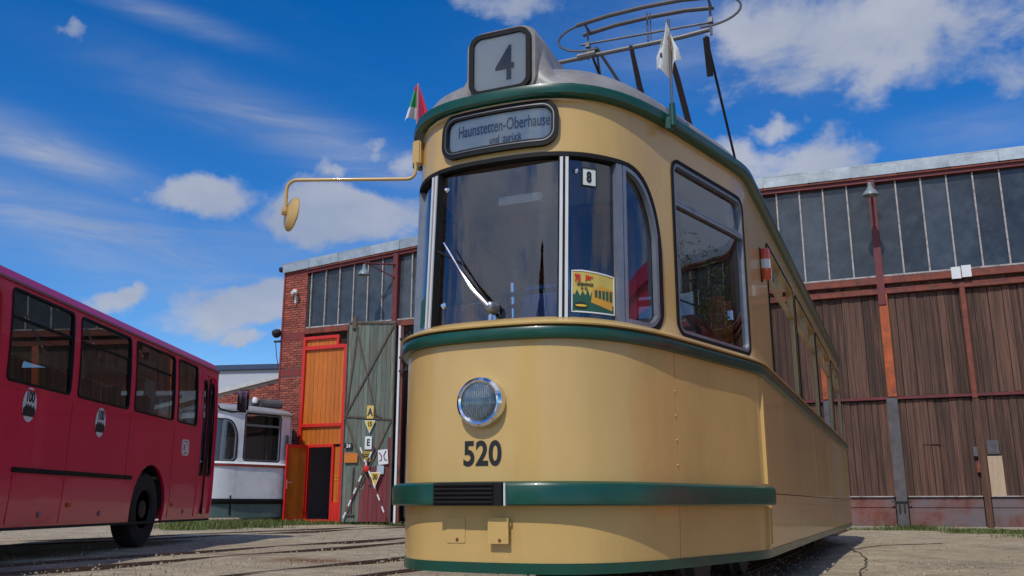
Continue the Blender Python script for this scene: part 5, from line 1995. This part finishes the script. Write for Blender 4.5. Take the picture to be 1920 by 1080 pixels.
def build_spruce(name, label, loc, h, r, seed, group=None):
    rnd = random.Random(seed)
    t = thing(name, label, 'tree', loc, 0, group)
    MB().tube([(0, 0, 0), (.05, .02, h * .5), (0, 0, h)], [.22, .13, .02], 10).build('trunk', BARK, t)
    cr = MB()
    z = .8
    while z < h * .98:
        k = 1 - z / h
        n = int(7 + 5 * k)
        a0 = rnd.random() * 6
        for i in range(n):
            a = a0 + 2 * pi * i / n + rnd.uniform(-.25, .25)
            L = r * (k ** .85) * rnd.uniform(.7, 1.1) + .12
            d = Vector((cos(a), sin(a), 0))
            s = d.cross(Vector((0, 0, 1)))
            m = int(6 + L * 7)
            for j in range(m):
                q = (j + .5) / m
                p = d * (L * q) + Vector((0, 0, z - .45 * L * q * q + .18 * L * q))
                for sd in (-1, 1):
                    w = (.16 + .34 * L * (1 - q) * .45) * rnd.uniform(.7, 1.2)
                    e = p + s * (sd * w) + d * (w * .7) + Vector((0, 0, rnd.uniform(-.16, -.02)))
                    b = d * .07
                    cr.add([p - b, p + b, e + Vector((0, 0, -.03)), e - b * .6 + Vector((0, 0, -.10))], [[0, 1, 2, 3]])
        z += .30 + .12 * k
    cr.build('crown', NEEDLE, t, smooth=0)
    return t


def build_broadleaf(name, label, loc, h, r, seed, n=5200, group=None):
    rnd = random.Random(seed)
    t = thing(name, label, 'tree', loc, 0, group)
    tr = MB().tube([(0, 0, 0), (.06, 0, h * .2), (0, .05, h * .42), (.1, 0, h * .72)], [.24, .19, .15, .05], 10)
    tips = []
    for i in range(9):
        a = i * 2.4
        b = Vector((0, 0, h * rnd.uniform(.28, .5)))
        e = Vector((cos(a) * r * rnd.uniform(.5, .8), sin(a) * r * rnd.uniform(.5, .8), h * rnd.uniform(.55, .9)))
        tr.tube([b, b.lerp(e, .5) + Vector((0, 0, .3)), e], [.09, .06, .02], 7)
        tips.append(e)
    tr.build('trunk', BARK, t)
    cr = MB()
    cl = [(Vector((rnd.gauss(0, .42) * r, rnd.gauss(0, .42) * r, h * .66 + rnd.gauss(0, .13) * h)), rnd.uniform(.22, .42) * r) for _ in range(26)] + [(p, .38 * r) for p in tips]
    for i in range(n):
        c, s = cl[i % len(cl)]
        v = Vector((rnd.gauss(0, 1), rnd.gauss(0, 1), rnd.gauss(0, .8)))
        p = c + v.normalized() * s * rnd.random() ** .45
        u = Vector((rnd.gauss(0, 1), rnd.gauss(0, 1), rnd.gauss(0, 1))).normalized()
        w = u.orthogonal().normalized()
        q = rnd.uniform(.05, .10)
        cr.add([p - u * q, p + w * q * .5, p + u * q, p - w * q * .5], [[0, 1, 2, 3]])
    cr.build('crown', LEAF, t, smooth=0)
    return t


build_spruce('spruce_tree', 'tall dark spruce mirrored in the windscreen of the cream tram', (-7.4, -9.9, 0), 9.0, 4.4, 3)
build_broadleaf('garden_tree', 'leafy tree seen through the windows of the red bus', (-21.0, 27.0, 0), 6.5, 2.6, 5, 4200)
build_broadleaf('yard_tree', 'leafy tree mirrored in the cab side window of the cream tram', (22.0, 13.0, 0), 9.0, 3.4, 8, 9000)


def build_second_bus():
    c = copy_tree(BUS)
    c.location = (9.45, 8.35, 0)
    c.rotation_euler = (0, 0, radians(-54))
    tag(c, 'red bus mirrored as a pink patch in the rounded front pane of the tram', 'bus', 'red buses in the yard')
    BUS['group'] = 'red buses in the yard'


build_second_bus()


def build_gravel():
    rnd = random.Random(21)
    mb = MB()
    for i in range(9000):
        d = 6.5 + 15 * rnd.random() ** 1.7
        a = radians(rnd.uniform(-33, 36))
        x, y = d * sin(a), d * cos(a)
        s = rnd.uniform(.004, .013) if rnd.random() < .93 else rnd.uniform(.013, .024)
        h = s * rnd.uniform(.5, .9)
        r = rnd.random() * 6
        P4 = [(x + s * cos(r + k * pi / 2) * rnd.uniform(.7, 1.2), y + s * sin(r + k * pi / 2) * rnd.uniform(.7, 1.2), -.006) for k in range(4)]
        T2 = [(x + s * .5 * cos(r + k * pi / 2 + .4), y + s * .5 * sin(r + k * pi / 2 + .4), h) for k in range(4)]
        mb.add(P4 + T2, [[0, 1, 5, 4], [1, 2, 6, 5], [2, 3, 7, 6], [3, 0, 4, 7], [4, 5, 6, 7]])
    o = mb.build('gravel', mat('loose_gravel', (.33, .285, .215), .9, var=.45, scale=30), smooth=0)
    tag(o, 'loose pale gravel strewn over the yard', 'gravel', kind='stuff')


build_gravel()


def build_grass():
    rnd = random.Random(5)
    mb = MB()

    def blade(p, h):
        a = rnd.random() * 2 * pi
        w = rnd.uniform(.004, .009)
        d = Vector((cos(a), sin(a), 0))
        s = Vector((-d.y, d.x, 0)) * w
        b = Vector((p.x, p.y, -.012))
        m = b + d * h * .25 + Vector((0, 0, h * .6))
        t = b + d * h * rnd.uniform(.4, .8) + Vector((0, 0, h))
        mb.add([b - s, b + s, m + s * .7, m - s * .7, t], [[0, 1, 2, 3], [3, 2, 4]])

    def patch(x0, x1, y0, y1, n, h0, h1, clumps):
        cs = [(rnd.uniform(x0, x1), rnd.uniform(y0, y1), rnd.uniform(.10, .4)) for _ in range(clumps)]
        for i in range(n):
            cx, cy, s = cs[i % clumps]
            blade(hall_pt(cx + rnd.gauss(0, s), min(-.12, cy + rnd.gauss(0, s * .6))), rnd.uniform(h0, h1))
    # along the foot of the hall on the right, then thinner out on the gravel
    patch(-3.6, 4.6, -.6, -.12, 2600, .03, .085, 13)
    patch(-.6, .5, -.35, -.12, 900, .06, .17, 6)
    patch(.9, 4.8, -2.6, -.5, 5200, .03, .10, 28)
    patch(1.8, 4.8, -5.0, -2.4, 3200, .03, .09, 20)
    # at the white tram and the orange door
    patch(-19.0, -15.6, -3.6, -.5, 5200, .06, .22, 30)
    patch(-17.0, -12.8, -.6, -.15, 2200, .04, .14, 14)
    patch(-17.5, -14.6, -6.6, -3.2, 5200, .06, .24, 26)
    o = mb.build('grass', mat('yard_grass', (.105, .135, .030), .75, var=.45, scale=2.5), smooth=0)
    tag(o, 'short weedy grass along the foot of the hall', 'grass', kind='stuff')


build_grass()


def build_small():
    pts = []
    for x, y in ((2.55, 6.6), (2.82, 7.68), (3.55, 9.4), (4.06, 10.86), (4.35, 12.0), (5.18, 13.2), (6.6, 13.9)):
        pts.append((x, y, .004))
    fin = []
    for a, b in zip(pts, pts[1:]):
        for k in range(5):
            t = k / 5
            fin.append((a[0] + (b[0] - a[0]) * t + .02 * sin(k * 2.1 + a[1]), a[1] + (b[1] - a[1]) * t, .004))
    o = MB().tube(fin, .006, 6).build('ground_cable', mat('cable_brown', (.05, .035, .028), .7))
    tag(o, 'thin dark cable snaking over the gravel right of the tram', 'cable')


build_small()
